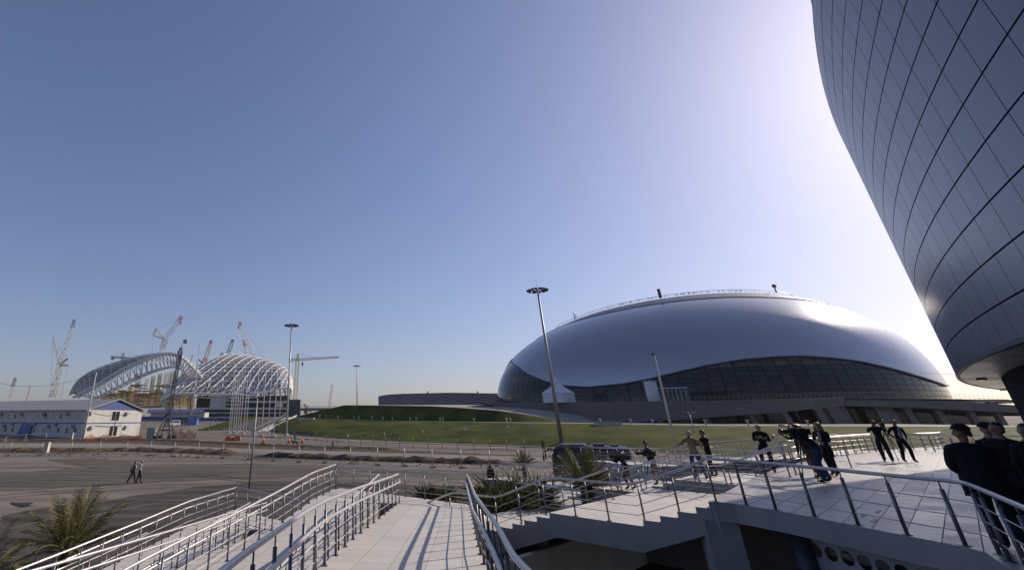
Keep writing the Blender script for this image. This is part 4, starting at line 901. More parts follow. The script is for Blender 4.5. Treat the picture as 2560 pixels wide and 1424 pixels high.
# stairs up the left end of the bank, with parapets
sf = thing('staircase', 'pale straight flight of stairs climbing the left end of the grass bank', 'staircase', tuple(onz(662, 1082, 0)))
a0 = onz(664, 1083, 0); a1 = dist_pt(742, 1043, 212); 
def flt(mb, a, b, wd, th, lift=0.):
    d = (b-a); n = Vector((-d.y, d.x, 0)).normalized()*wd; L = Vector((0, 0, lift)); T = Vector((0, 0, -th)); q = [a+L, b+L, b+L+n, a+L+n]
    mb.poly(q); mb.poly([p+T for p in q][::-1])
    for k in range(4): mb.poly([q[k], q[k]+T, q[(k+1) % 4]+T, q[(k+1) % 4]])
mb = MB(); flt(mb, a0, a1, 4.5, 1.2, .15); mb.build('flight', M['conc_pale'], sf)
mb = MB(); flt(mb, a0, a1, .3, .5, 1.0); mb.build('parapet', M['conc_pale'], sf)
mb = MB(); n_ = Vector((-(a1-a0).y, (a1-a0).x, 0)).normalized()*4.3
for k in range(41): p = a0.lerp(a1, k/40)+n_; mb.tube([p, p+Vector((0, 0, 1.5))], .05, 4)
mb.tube([a0+n_+Vector((0, 0, 1.5)), a1+n_+Vector((0, 0, 1.5))], .06, 4); mb.build('railing', M['galv'], sf)
mb = MB(); flt(mb, a0+n_*1.2, a1+n_*1.2, 16, 6.0, -.3); 
pw_ = thing('underpass', 'dark sloping concrete wall and grass edge left of the bank stairs', 'wall', tuple(a0)); mb.build('wall', mat('dark_concrete', (.07, .068, .07), .9), pw_)
mb = MB(); flt(mb, a0+n_*4.0+Vector((-6, 0, 0)), a1+n_*4.0, 7, .6, .3); mb.build('grass_edge', grass, pw_)
# ------------------------------------------------------------------ lamps, poles, masts
GF = 'high mast floodlights'
def highmast(label, base, h, r0, nl=12, R=1.9):
    t = thing('floodlight_mast', label, 'light mast', tuple(base), group=GF)
    mb = MB(); mb.tube([base, base+Vector((0, 0, h))], r0, 10, r2=r0*.42); mb.tube([base, base+Vector((0, 0, .5))], r0*1.6, 10); mb.build('pole', M['galv'], t)
    top = base+Vector((0, 0, h-.4)); mb = MB(); mb.tube([top+Vector((R*.8*math.cos(a*.3142), R*.8*math.sin(a*.3142), 0)) for a in range(20)], .1, 5, closed=True)
    for a in range(4): mb.tube([top, top+Vector((R*.8*math.cos(a*1.571), R*.8*math.sin(a*1.571), 0))], .07, 4)
    mb.tube([top, top+Vector((0, 0, 2.4))], .03, 4); mb.build('lamp_ring', M['dsteel'], t)
    for k in range(nl):
        a = 2*math.pi*k/nl; p = top+Vector((R*math.cos(a), R*math.sin(a), .15)); mb = MB(); mb.box(p, (.85, .65, .28), a, ry=.35); mb.build('floodlight', M['dsteel'], t)
    return t
b = Vector(atY(1396, 1094, 107)); b.z = 0; tp = atY(1343, 722, 107); b.x = tp.x; highmast('tallest floodlight mast, standing behind the bus in front of the dome', b, tp.z, .42)
b = atY(714, 1090, 157); tp = atY(729, 811, 157); b = Vector((tp.x, 157, .3)); highmast('floodlight mast at the left foot of the grass bank', b, tp.z-.3, .38)
tp = atY(892, 913, 300); highmast('small distant floodlight mast on top of the bank', Vector((tp.x, 300, 7)), tp.z-7, .35, 8, 1.7)
fl = [((572, 1081), 930), ((577, 1079), 936), ((583, 1079), 925), ((588, 1083), 938), ((594, 1079), 930), ((600, 1078), 932), ((608, 1084), 925), ((615, 1079), 928), ((636, 1085), 905), ((654, 1089), 885), ((670, 1080), 896), ((684, 1091), 880), ((697, 1078), 895), ((716, 1092), 884)]
fnames = ['leftmost of the bare white flagpoles', 'bare white flagpole close behind the leftmost one', 'third bare white flagpole from the left', 'fourth bare white flagpole from the left, standing forward of its neighbours', 'fifth bare white flagpole from the left', 'sixth bare white flagpole from the left', 'seventh bare white flagpole from the left, with a low forward foot', 'eighth bare white flagpole from the left, last of the tight cluster', 'bare white flagpole standing alone just right of the tight cluster', 'bare white flagpole in front of the dark underpass wall', 'bare white flagpole rising behind the bank stairs', 'bare white flagpole at the foot of the bank stairs', 'thin bare flagpole behind the left floodlight mast', 'rightmost bare white flagpole, on the grass edge']
for (bx, by), ty in fl:
    p = onG(bx, by); q = ray(bx+6, ty); t = math.hypot(p.x, p.y)/math.hypot(q[0], q[1]); h = min(max(EYE+q[2]*t-p.z, 12), 27)
    f = thing('flagpole', fnames.pop(0), 'flagpole', tuple(p), group='bare white flagpoles by the bank')
    mb = MB(); mb.tube([p, p+Vector((0, 0, h))], .15, 8, r2=.06); mb.ball(p+Vector((0, 0, h+.08)), .1, 6, 4); mb.build('pole', M['white'], f)
    mb = MB(); mb.box(p+Vector((0, 0, .15)), (1.1, 1.1, .3)); mb.build('base', M['conc_pale'], f)
def pole(name, label, cat, base, top, r0, r1, m, extra=None):
    t = thing(name, label, cat, tuple(base)); mb = MB(); mb.tube([base, top], r0, 8, r2=r1); mb.build('shaft', M[m], t)
    if extra: extra(t, base, top)
    return t
b = onz(207, 1098, 0); tp = atY(242, 930, b.y); pole('utility_pole', 'plain concrete utility pole in front of the office block corner', 'pole', b, Vector((b.x, b.y, tp.z)), .22, .14, 'conc_pale')
b = onz(1694, 1136, 0); tp = atY(1635, 887, b.y)
def cap(t, base, top): mb = MB(); mb.box(top+Vector((-.1, 0, .1)), (.5, .3, .3), .5); mb.tube([top, top+Vector((-.35, 0, .3))], .05, 5); mb.build('bracket', M['black'], t)
pole('utility_pole', 'thick bare concrete pole with a small black bracket in front of the dome glazing', 'pole', b, Vector((tp.x, b.y, tp.z)), .2, .13, 'conc_pale', cap)
b = atY(508, 1036, 300); tp = atY(500, 858, 300); pole('utility_pole', 'tall thin pole against the right half of the stadium', 'pole', Vector((tp.x, 300, b.z-2)), tp, .4, .24, 'conc_pale')
b = atY(70, 994, 250); tp = atY(76, 964, 250); pole('utility_pole', 'short bare pole above the ridge of the office block roof', 'pole', Vector((tp.x, 250, 2)), tp, .25, .2, 'wood')
b = onz(622, 1228, 0); tp = atY(644, 992, b.y)
def dbl(t, base, top):
    for s in (-1, 1):
        e = top+Vector((s*.75, 0, .28)); mb = MB(); mb.tube([top-Vector((0, 0, .1)), top+Vector((s*.25, 0, .18)), e], .03, 6); mb.build('arm', M['galv'], t)
        mb = MB(); mb.box(e+Vector((s*.22, 0, .03)), (.62, .22, .09), 0, ry=-s*.12); mb.build('lamp_head', M['galv'], t)
pole('street_lamp', 'slim twin headed street lamp at the edge of the lot beside the ramps', 'street lamp', b, Vector((tp.x, b.y, tp.z)), .085, .05, 'galv', dbl)
b = onz(1745, 1118, 0); tp = atY(1724, 1034, b.y)
pole('street_lamp', 'twin headed street lamp between the beige jacketed man and the dome ramp', 'street lamp', b, Vector((tp.x, b.y, tp.z)), .1, .06, 'galv', dbl)
# lattice phone mast
b = onz(412, 1096, 0); tp = atY(450, 868, b.y); 
cm = thing('phone_mast', 'dark lattice phone mast with panel antennas and a round dish', 'antenna mast', tuple(b))
top = Vector((b.x+1.0, b.y, tp.z)); mb = MB(); lattice(mb, b+Vector((0, 0, 3)), top, 1.0, r=.09, w2=.55); mb.build('lattice', M['dsteel'], cm)
mb = MB()
for a in range(4): c, s = math.cos(a*1.571+.78), math.sin(a*1.571+.78); mb.tube([b+Vector((c*2.6, s*2.6, 0)), b+Vector((c*.6, s*.6, 6.0))], .14, 5); mb.box(b+Vector((c*2.6, s*2.6, .4)), (1.0, 1.0, .8))
for a in range(4): c, s = math.cos(a*1.571+.78), math.sin(a*1.571+.78); c2, s2 = math.cos(a*1.571+2.35), math.sin(a*1.571+2.35); mb.tube([b+Vector((c*1.9, s*1.9, 2.1)), b+Vector((c2*1.9, s2*1.9, 2.1))], .1, 4)
mb.build('base_frame', M['dsteel'], cm)
mb = MB(); mb.box(b+Vector((-3.6, 0, 1.4)), (2.0, 2.0, 2.6)); mb.build('equipment_cabinet', M['galv'], cm)
for dx, dy in ((-.55, -.3), (.55, -.2), (.1, .5)): mb = MB(); mb.box(top+Vector((dx, dy, -2.6)), (.35, .25, 3.2)); mb.build('antenna', M['galv'], cm)
mb = MB(); c = top+Vector((1.0, -.2, 1.6)); mb.tube([c+Vector((0, .2, 0)), c-Vector((0, .12, 0))], .62, 14); mb.tube([top, top+Vector((0, 0, 2.2))], .07, 5); mb.build('dish', M['galv'], cm)
mb = MB(); P = [atY(-40, 948, 138), atY(0, 955, 138), atY(40, 964, 138), atY(80, 965, 138), atY(140, 959, 138), atY(200, 946, 138), atY(241, 934, 140)]; mb.tube(crv([(-60, 944), (0, 957), (40, 964), (80, 965), (140, 960), (200, 946), (241, 934)], 139, 30), .035, 4); tag(mb.build('power_cable', M['black']), 'sagging power cable strung to the concrete pole by the office block', 'cable')
mb = MB(); mb.tube(crv([(2300, 932), (2360, 934), (2420, 934)], 80, 8), .02, 4); tag(mb.build('power_cable', M['black']), 'thin straight cable between the dome and the grey arena', 'cable')
# ------------------------------------------------------------------ fences
def fence(label, px, hgt, r, wires, m='galv', base=False, mesh=False, group='wire fences on the site'):
    P = [onG(*p) for p in px]; t = thing('wire_fence', label, 'fence', tuple(P[0]), group=group)
    for p in P:
        mb = MB(); mb.tube([p, p+Vector((0, 0, hgt))], r, 6); mb.build('post', M[m], t)
        if base: mb = MB(); mb.box(p+Vector((0, 0, .1)), (.5, .45, .2), .4); mb.build('base_block', M['conc'], t)
    for w_ in wires: mb = MB(); mb.tube([p+Vector((0, 0, hgt*w_)) for p in P], r*.38, 4); mb.build('wire', M[m], t)
    if mesh:
        mb = MB()
        for a, b in zip(P, P[1:]):
            n = int((b-a).length/.3)
            for k in range(n): q = a.lerp(b, k/n); mb.tube([q, q+Vector((0, 0, hgt))], .006, 3)
        mb.build('mesh', M[m], t)
    return t
fence('nearest wire fence with posts on concrete blocks, crossing the lot', [(21, 1139.5), (100, 1138), (175, 1136.5), (246, 1136), (314, 1137), (374, 1139), (434, 1141), (494, 1144), (556, 1146), (620, 1149), (682, 1153), (747, 1156), (811, 1158), (876, 1161), (944, 1164), (1012, 1165.5), (1082, 1169.5), (1155, 1171), (1227, 1173), (1300, 1176)], 2.0, .045, (.99, .04), base=True)
fence('farther dark wire fence along the foot of the grass bank', [(530, 1085), (556, 1088), (580, 1090), (604, 1092), (628, 1093.5), (652, 1095), (679, 1097), (700, 1099), (721, 1101), (742, 1103), (766, 1104), (791, 1105), (817, 1106), (844, 1108), (872, 1109), (902, 1111), (933, 1113), (965, 1115), (999, 1117), (1033, 1119), (1071, 1121), (1106, 1122), (1145, 1123), (1186, 1125), (1226, 1126), (1268, 1127), (1312, 1129)], 1.85, .05, (.98, .08), m='dsteel')
fence('wire fence in front of the orange netting left of the flagpoles', [(345, 1095), (360, 1092), (378, 1094), (405, 1097), (424, 1098), (442, 1100), (460, 1096), (475, 1088), (490, 1084), (506, 1086), (522, 1087)], 2.0, .05, (.98, .5), m='galv')
fence('tall mesh fence beside the white van', [(450, 1072), (456, 1070), (462, 1067), (470, 1065), (480, 1063), (495, 1061), (512, 1060), (526, 1060), (542, 1061)], 3.0, .06, (.98, .5, .05), m='cranegrey', mesh=False)
fence('low wire fence along the dirt by the office block', [(-30, 1120), (8, 1120), (60, 1112), (112, 1106)], 2.0, .05, (.98,), m='galv')
onet = mat('orange_netting', (.45, .10, .035), .8, var=.3, scale=2)
def net(label, px, h):
    P = resample([onG(*p) for p in px], 1.2); mb = MB()
    for k, (a, b) in enumerate(zip(P, P[1:])):
        H0 = h*(.75+.25*math.sin(k*1.7)); H1 = h*(.75+.25*math.sin((k+1)*1.7)); n = Vector((-(b-a).y, (b-a).x, 0)).normalized()*.05
        for z in range(6): mb.tube([a+Vector((0, 0, H0*(z+.5)/6)), b+Vector((0, 0, H1*(z+.5)/6))], .055, 3)
        for z in range(3): q = a.lerp(b, z/3); mb.tube([q, q+Vector((0, 0, H0))], .04, 3)
    return tag(mb.build('safety_net', onet), label, 'safety net')
net('low orange safety netting along the foot of the office block gable', [(212, 1103), (250, 1101), (300, 1101), (346, 1100), (355, 1100)], 1.5)
net('orange safety netting on the slope beside the phone mast', [(418, 1093), (440, 1094), (462, 1096), (490, 1097)], 2.4)
for label, x, y in (('leftmost orange traffic cone on the far road', 658, 1107), ('middle orange traffic cone, left of the dog', 722, 1108), ('rightmost orange traffic cone, right of the dog walker', 755, 1107)):
    p = onz(x, y, 0); t = thing('traffic_cone', label, 'traffic cone', tuple(p), group='traffic cones on the far road')
    mb = MB(); mb.tube([p+Vector((0, 0, .1)), p+Vector((0, 0, 1.15))], .34, 12, r2=.06); mb.build('cone', M['orange'], t)
    mb = MB(); mb.tube([p+Vector((0, 0, .62)), p+Vector((0, 0, .82))], .215, 12, r2=.165); mb.build('white_band', M['white'], t)
    mb = MB(); mb.box(p+Vector((0, 0, .06)), (1.2, 1.2, .12)); mb.build('base', M['orange'], t)
p = onz(582, 1101, 0); bl = thing('barrier', 'pair of short orange plastic road barriers lying on the far road', 'barrier', tuple(p)); mb = MB(); mb.prism([(p.x-1.9, p.y-.3), (p.x+1.9, p.y-.3), (p.x+1.9, p.y+.3), (p.x-1.9, p.y+.3)], .02, .45); mb.box(p+Vector((-1.1, 0, .7)), (1.4, .35, .6)); mb.box(p+Vector((1.1, 0, .7)), (1.4, .35, .6)); mb.build('body', M['orange'], bl); mb = MB(); mb.box(p+Vector((0, -.31, .5)), (.6, .06, .5)); mb.build('coupling', M['dsteel'], bl)
def stub(label, x, y, h, w, m):
    p = onz(x, y, 0); t = thing('concrete_post', label, 'post', tuple(p)); mb = MB(); mb.prism([(p.x-w/2, p.y-w/2), (p.x+w/2, p.y-w/2), (p.x+w/2, p.y+w/2), (p.x-w/2, p.y+w/2)], -.1, h); mb.build('shaft', M[m], t); mb = MB(); mb.box(p+Vector((0, 0, h+.04)), (w*1.15, w*1.15, .08)); mb.build('cap', M['conc'], t)
stub('stubby pale concrete post among gravel behind the near fence', 114, 1132, 1.55, .65, 'conc_pale'); stub('slim pale marker post by the dirt strip near the office block', 178, 1100, 1.7, .45, 'conc_pale')
# ------------------------------------------------------------------ white tent, entrance box, bollard lights
tb = ringhit(1399, 1005, 93.5); tb.z = 9.45
tent = thing('pagoda_tent', 'white pagoda tent with a tall pointed peak on the podium', 'tent', tuple(tb)); tw_ = mat('tent_fabric', (.62, .62, .68), .7, var=.04, scale=.5)
u_ = Vector((-(tb-DC).y, (tb-DC).x, 0)).normalized(); v_ = Vector((-u_.y, u_.x, 0)); hw = 3.6
mb = MB(); sq = [tb+u_*a*hw+v_*b*hw for a, b in ((-1, -1), (1, -1), (1, 1), (-1, 1))]
def sect(s, z): return [tb+u_*a*hw*s+v_*b*hw*s+Vector((0, 0, z)) for a, b in ((-1, -1), (1, -1), (1, 1), (-1, 1))]
prof = [(1.03, 2.7), (1.03, 3.0), (.72, 4.0), (.42, 5.0), (.2, 6.2), (.08, 7.4), (.02, 8.2)]
S_ = [mb._add(sect(*p)) for p in prof]
for a, b in zip(S_, S_[1:]):
    for k in range(4): mb.face((a+k, a+(k+1) % 4, b+(k+1) % 4, b+k))
mb.build('canopy', tw_, tent)
mb = MB(); a = mb._add(sect(1, 0)); b = mb._add(sect(1, 2.75))
for k in range(4): mb.face((a+k, a+(k+1) % 4, b+(k+1) % 4, b+k))
mb.build('side_wall', tw_, tent)
eb_ = ringhit(1636, 1004, 85); eb_.z = 9.45; mb = MB(); mb.box(eb_+Vector((0, 0, 2.9)), (2.9, 2.2, 5.8), .5); ent = thing('entrance_portal', 'white upright entrance portal against the dome glazing', 'portal', tuple(eb_)); mb.build('frame', tw_, ent); mb = MB(); mb.box(eb_+Vector((0, 0, 5.95)), (3.3, 2.6, .3), .5); mb.build('roof_plate', M['galv'], ent)
mb = MB()
for k in range(7): p = ringhit(1655+k*11, 1000, 83.5); mb.box((p.x, p.y, 11.2), (1.6, .3, 3.2), .6)
mb.build('door', mat('pale_entrance_doors', (.22, .22, .22), .3, var=.4, scale=.5), ent)
mb = MB(); p0, p1 = ringhit(1648, 985, 83.2), ringhit(1722, 985, 83.2); mb.tube([(p0.x, p0.y, 13.3), (p1.x, p1.y, 13.3)], .16, 5); mb.build('canopy', tw_, ent)
proto = thing('bollard_light', '', 'bollard light', (0, 0, 0), group='white bollard lights on the grass bank')
mb = MB(); mb.tube([(0, 0, 0), (0, 0, .85)], .13, 8); mb.build('post', M['conc_pale'], proto, Vector((0, 0, 0))); mb = MB(); mb.box((0, 0, .95), (.46, .4, .2)); mb.build('head', M['white'], proto, Vector((0, 0, 0)))
pk = list(proto.children); first = True
BL_LIST = [(799, 1046, 'p', 'leftmost at the left end of the bank path'), (845, 1047, 'p', 'second from the left along the front of the bank path'), (898, 1048.5, 'p', 'third from the left along the front of the bank path'), (958, 1050.5, 'p', 'fourth from the left along the front of the bank path'), (1026, 1052.5, 'p', 'fifth from the left along the front of the bank path'), (1101, 1053.5, 'p', 'sixth from the left along the front of the bank path'), (1186, 1055, 'p', 'seventh from the left along the front of the bank path'), (1278, 1056.5, 'p', 'on the front of the bank path below the grey sign panel'),
    (816, 1043, 'b', 'leftmost at the back of the bank path on the dark upper grass'), (886, 1045, 'b', 'second from the left at the back of the path, on dark grass'), (931, 1046, 'b', 'third from the left at the back of the path, on dark grass'), (982, 1047, 'b', 'fourth from the left at the back of the path, on dark grass'), (1042, 1048, 'b', 'fifth from the left at the back of the path, on dark grass'), (1109, 1050, 'b', 'sixth from the left at the back of the path, on dark grass'), (1268, 1051, 'b', 'rightmost at the back of the path, near the concrete wall'),
    (870, 1095, 's', 'lowest one at the left foot of the lower grass slope'), (962, 1090, 's', 'second from the left on the lower grass slope'), (1059, 1086, 's', 'third from the left on the lower grass slope'), (1163, 1080, 's', 'fourth from the left on the lower grass slope'), (1272, 1074, 's', 'fifth from the left on the lower grass slope, near its top'), (1386, 1064, 's', 'just left of the tallest floodlight mast on the slope'),
    (1502, 1058, 'p', 'right of the tallest mast beside a concrete block'), (1579, 1059, 'p', 'in front of the dark gap under the dome ramp'), (1634, 1060, 'p', 'on the path just left of the thick concrete pole'), (1766, 1062, 'p', 'on the path right of the twin headed lamp'), (1872, 1064, 'p', 'on the path above the leaning bald man'), (2022, 1066, 'p', 'on the path left of the long haired woman')]
for x, y, k, where in BL_LIST:
    if k == 's': q = slope_pt(x, y)
    else:
        for i in range(len(XS)-1):
            if XS[i] <= x <= XS[i+1]:
                f = (x-XS[i])/(XS[i+1]-XS[i]); q = (B1 if k == 'p' else B1b)[i].lerp((B1 if k == 'p' else B1b)[i+1], f)
        q = q+Vector((0, 0, .02))
    lab = 'white bollard light '+where
    if first: proto.location = q; proto['label'] = lab; first = False; OFF[proto.name] = Vector((0, 0, 0))
    else: dup(proto, q, 0, lab, pk)
for x, y, w, lab in ((1521, 1062, 5.4, 'pale concrete block set in the crest of the slope right of the tallest mast'), (768, 1049, 5.5, 'small pale concrete block at the left end of the slope crest')):
    q = slope_pt(x, y); t = thing('concrete_block', lab, 'block', tuple(q)); mb = MB(); mb.box(q+Vector((0, 0, -.1)), (w, 2.4, 1.5), -.15); mb.build('body', M['conc_pale'], t); mb = MB(); mb.box(q+Vector((0, 0, .7)), (w+.2, 2.6, .12), -.15); mb.build('coping', M['conc'], t)
for x in (687, 719, 748, 772):
    p = onz(x, 1085+(x-687)*.07, 0); p.z += .1; t = thing('bench', {687: 'leftmost dark bench at the foot of the bank stairs', 719: 'second dark bench from the bank stairs', 748: 'third dark bench, behind the dog walker', 772: 'rightmost dark bench at the foot of the grass'}[x], 'bench', tuple(p), group='dark benches along the far road')
    mb = MB(); mb.box(p+Vector((0, 0, .48)), (2.6, .55, .1)); mb.build('seat', M['dsteel'], t); mb = MB(); mb.box(p+Vector((0, .3, .85)), (2.6, .08, .4), rx=-.2); mb.build('backrest', M['dsteel'], t)
    for s in (-1, 1): mb = MB(); mb.box(p+Vector((s*1.0, 0, .22)), (.1, .5, .44)); mb.build('leg', M['dsteel'], t)
# ------------------------------------------------------------------ vehicles
def rbox(mb, x0, x1, y0, y1, prof, m=0):
    """body from a side profile [(y, z)...] extruded in x with a small tumblehome"""
    n = len(prof); zt = max(z for _, z in prof); L = []
    for x, s in ((x0, 1), (x1, -1)):
        L.append(mb._add([(x+s*.12*max(0, (z-1.0)/max(zt-1, .1)), y, z) for y, z in prof]))
    mb.face([L[0]+k for k in range(n)][::-1], m); mb.face([L[1]+k for k in range(n)], m)
    for k in range(n): mb.face((L[0]+k, L[0]+(k+1) % n, L[1]+(k+1) % n, L[1]+k), m, False)
paintw = mat('white_car_paint', (.72, .72, .72), .25, var=.03, scale=1); Z0 = Vector((0, 0, 0))
def wheel(root, x, y, r, w=.22):
    mb = MB(); mb.tube([(x-w/2, y, r), (x+w/2, y, r)], r, 14); wh = mb.build('wheel', M['black'], root, Z0)
    mb = MB(); s = 1 if x > 0 else -1; mb.tube([(x+s*(w/2-.02), y, r), (x+s*(w/2+.015), y, r)], r*.55, 10); mb.build('rim', M['galv'], wh, Z0)
def van(label, loc, rz):
    t = thing('van', label, 'van', tuple(loc), rz); OFF[t.name] = Z0
    mb = MB(); rbox(mb, -1.0, 1.0, -2.6, 2.6, [(-2.6, .45), (2.6, .45), (2.6, 1.0), (2.5, 2.2), (2.3, 2.45), (-1.2, 2.45), (-1.9, 1.45), (-2.55, 1.2)]); mb.build('body', paintw, t, Z0)
    mb = MB(); mb.poly([(-.85, -1.93, 1.47), (.85, -1.93, 1.47), (.8, -1.29, 2.36), (-.8, -1.29, 2.36)]); mb.build('windscreen', dk, t, Z0)
    for s in (-1, 1):
        mb = MB(); x = s*1.0; mb.poly([(s*.985, -1.4, 1.5), (s*.985, -.5, 1.5), (s*.93, -.5, 2.2), (s*.93, -1.15, 2.2)][::s]); mb.poly([(s*.985, -.35, 1.5), (s*.985, 2.2, 1.5), (s*.93, 2.1, 2.2), (s*.93, -.35, 2.2)][::s]); mb.build('side_window', dk, t, Z0)
        mb = MB(); mb.box((s*.75, -2.58, .95), (.35, .06, .2)); mb.build('headlight', M['galv'], t, Z0)
        for y in (-1.6, 1.6): wheel(t, s*.9, y, .36)
    mb = MB(); mb.box((0, -2.62, .55), (1.9, .12, .28)); mb.build('bumper', M['dsteel'], t, Z0)
    return t
p = onG(434, 1065); van('white van parked by the mesh fence below the stadium', p, math.radians(-50))
def pickup(label, loc, rz):
    t = thing('pickup_truck', label, 'truck', tuple(loc), rz); OFF[t.name] = Z0
    mb = MB(); rbox(mb, -.95, .95, -2.7, 2.7, [(-2.7, .5), (2.7, .5), (2.7, 1.2), (.6, 1.2), (.45, 1.95), (-.7, 1.95), (-1.3, 1.3), (-2.6, 1.15)]); mb.build('body', paintw, t, Z0)
    mb = MB(); mb.poly([(-.8, -1.28, 1.35), (.8, -1.28, 1.35), (.72, -.75, 1.9), (-.72, -.75, 1.9)]); mb.build('windscreen', dk, t, Z0)
    for s in (-1, 1):
        mb = MB(); mb.poly([(s*.94, -1.1, 1.3), (s*.94, .4, 1.3), (s*.87, .35, 1.85), (s*.87, -.65, 1.85)][::s]); mb.build('side_window', dk, t, Z0)
        for y in (-1.7, 1.6): wheel(t, s*.88, y, .4)
    mb = MB(); mb.box((0, 1.7, 1.75), (1.8, 1.9, 1.1)); mb.build('cargo_cover', paintw, t, Z0)
p = onG(614, 1062); pickup('white pickup truck behind the cluster of flagpoles', p, math.radians(75))
p = onG(551, 1052); van('small distant white van in front of the blue hoarding', p, math.radians(90))
p = onG(482, 1062); bx = thing('site_booth', 'blue portable site booth beside the mesh fence', 'booth', tuple(p)); mb = MB(); mb.box(p+Vector((-4.5, 4, 1.6)), (6, 3, 2.6)); mb.build('container', mat('dark_blue_container', (.03, .04, .12), .5), bx); mb = MB(); mb.box(p+Vector((0, 0, 1.9)), (4.2, 3, 3.8)); mb.build('cabin', mat('sky_blue_cabin', (.07, .16, .42), .5), bx); mb = MB(); mb.box(p+Vector((1.5, 0, 3.95)), (7, 3.4, .25)); mb.build('roof', M['galv'], bx)
# coach with its roof showing over the ramp walls
ba = onz(1380, 1110, 3.1); bb = onz(1572, 1114, 3.1); bd = (bb-ba); bl_ = bd.length; ang = math.atan2(bd.y, bd.x)
coach = thing('coach', 'dark blue coach with a rounded roof pod and long mirror arms parked behind the ramps', 'coach', (ba.x, ba.y, 0), ang); OFF[coach.name] = Z0
navy = mat('navy_coach_paint', (.02, .022, .06), .25, var=.2, scale=1, spec=.2); bw = 2.5; silver = mat('slate_coach_roof', (.07, .07, .11), .3, .2, var=.05, scale=1)
def xprof(mb, prof, y0, y1, m=0):
    n = len(prof); A = mb._add([(x, y0, z) for x, z in prof]); B = mb._add([(x, y1, z) for x, z in prof]); mb.face([A+k for k in range(n)], m); mb.face([B+k for k in range(n)][::-1], m)
    for k in range(n): mb.face((A+k, B+k, B+(k+1) % n, A+(k+1) % n), m)
mb = MB(); xprof(mb, [(-.15, .35), (bl_+.1, .35), (bl_+.15, 1.5), (bl_, 2.7), (bl_-.15, 2.95), (.5, 2.95), (.12, 2.75), (-.1, 2.2), (-.25, 1.2)], 0, bw); mb.build('body', navy, coach, Z0)
mb = MB(); xprof(mb, [(.05, 2.72), (.35, 2.98), (.7, 3.12), (bl_*.42, 3.14), (bl_*.47, 3.0), (bl_-.1, 2.99), (bl_-.02, 2.72), (bl_-.1, 2.86), (.6, 2.86)], -.03, bw+.03); mb.build('roof', silver, coach, Z0)
mb = MB(); mb.poly([(.35, -.012, 1.3), (bl_-.2, -.012, 1.3), (bl_-.3, -.012, 2.5), (.35, -.012, 2.5)]); mb.build('side_window', dk, coach, Z0)
mb = MB(); mb.poly([(-.262, .1, 1.1), (-.125, .1, 2.3), (-.125, bw-.1, 2.3), (-.262, bw-.1, 1.1)]); mb.build('windscreen', dk, coach, Z0)
for yy in (.15, bw-.15): mb = MB(); mb.tube([(.1, yy, 2.6), (-.5, yy, 2.62), (-.85, yy, 2.45), (-.9, yy, 2.1)], .05, 6); mb.box((-.9, yy, 1.95), (.14, .2, .42)); mb.build('mirror', M['black'], coach, Z0)
for x in (1.6, bl_-1.6):
    for yy in (.15, bw-.15): mb = MB(); mb.tube([(x, yy-.15, .5), (x, yy+.15, .5)], .5, 14); wh = mb.build('wheel', M['black'], coach, Z0)
mb = MB(); mb.box((bl_*.62, 1.2, 3.08), (.9, 1.2, .22)); mb.box((bl_*.82, 1.2, 3.05), (.6, .8, .16)); mb.build('roof_hatch', M['dsteel'], coach, Z0)
mb = MB(); mb.box((bl_*.5, -.008, .9), (bl_-1.2, .012, .16)); mb.build('side_stripe', silver, coach, Z0)
# ------------------------------------------------------------------ palms and shrubs
leaf = mat('palm_leaf', (.075, .084, .017), .5, scale=1.2, col2=(.21, .195, .055), spec=.3); leaf2 = mat('dry_palm_leaf', (.16, .13, .05), .6, scale=2, col2=(.24, .20, .09), spec=.2); trunkm = mat('palm_trunk_fibre', (.085, .06, .035), .9, var=.4, scale=8, bump=.8, bscale=20)
def frond(mb, o, az, el, L, droop, rnd, w=.42, m=0, nl=26):
    d = Vector((math.cos(az)*math.cos(el), math.sin(az)*math.cos(el), math.sin(el))); P = []; p = Vector(o); st_ = L/14
    for k in range(15):
        P.append(p.copy()); d.z -= droop*(k/14)**1.3*.16; d.normalize(); p = p+d*st_
    mb.tube(P, .022, 4, m, r2=.004)
    side = Vector((-math.sin(az), math.cos(az), 0))
    for k in range(nl):
        t = .14+.86*k/nl; i = min(int(t*14), 13); q = P[i].lerp(P[i+1], t*14-i); dd = (P[i+1]-P[i]).normalized(); up = side.cross(dd)
        l = w*(1-.75*abs(t-.42))*(.8+.4*rnd.random())
        for s in (-1, 1):
            tip = q+(side*s*.72+dd*.62+up*(.28+.2*rnd.random())).normalized()*l; tip.z -= .05*l; h = dd*.017+up*.006; mid = q.lerp(tip, .5)+Vector((0, 0, .02))
            mb.poly([q-h, q+h, mid+h*1.1, tip, mid-h*1.1], m)
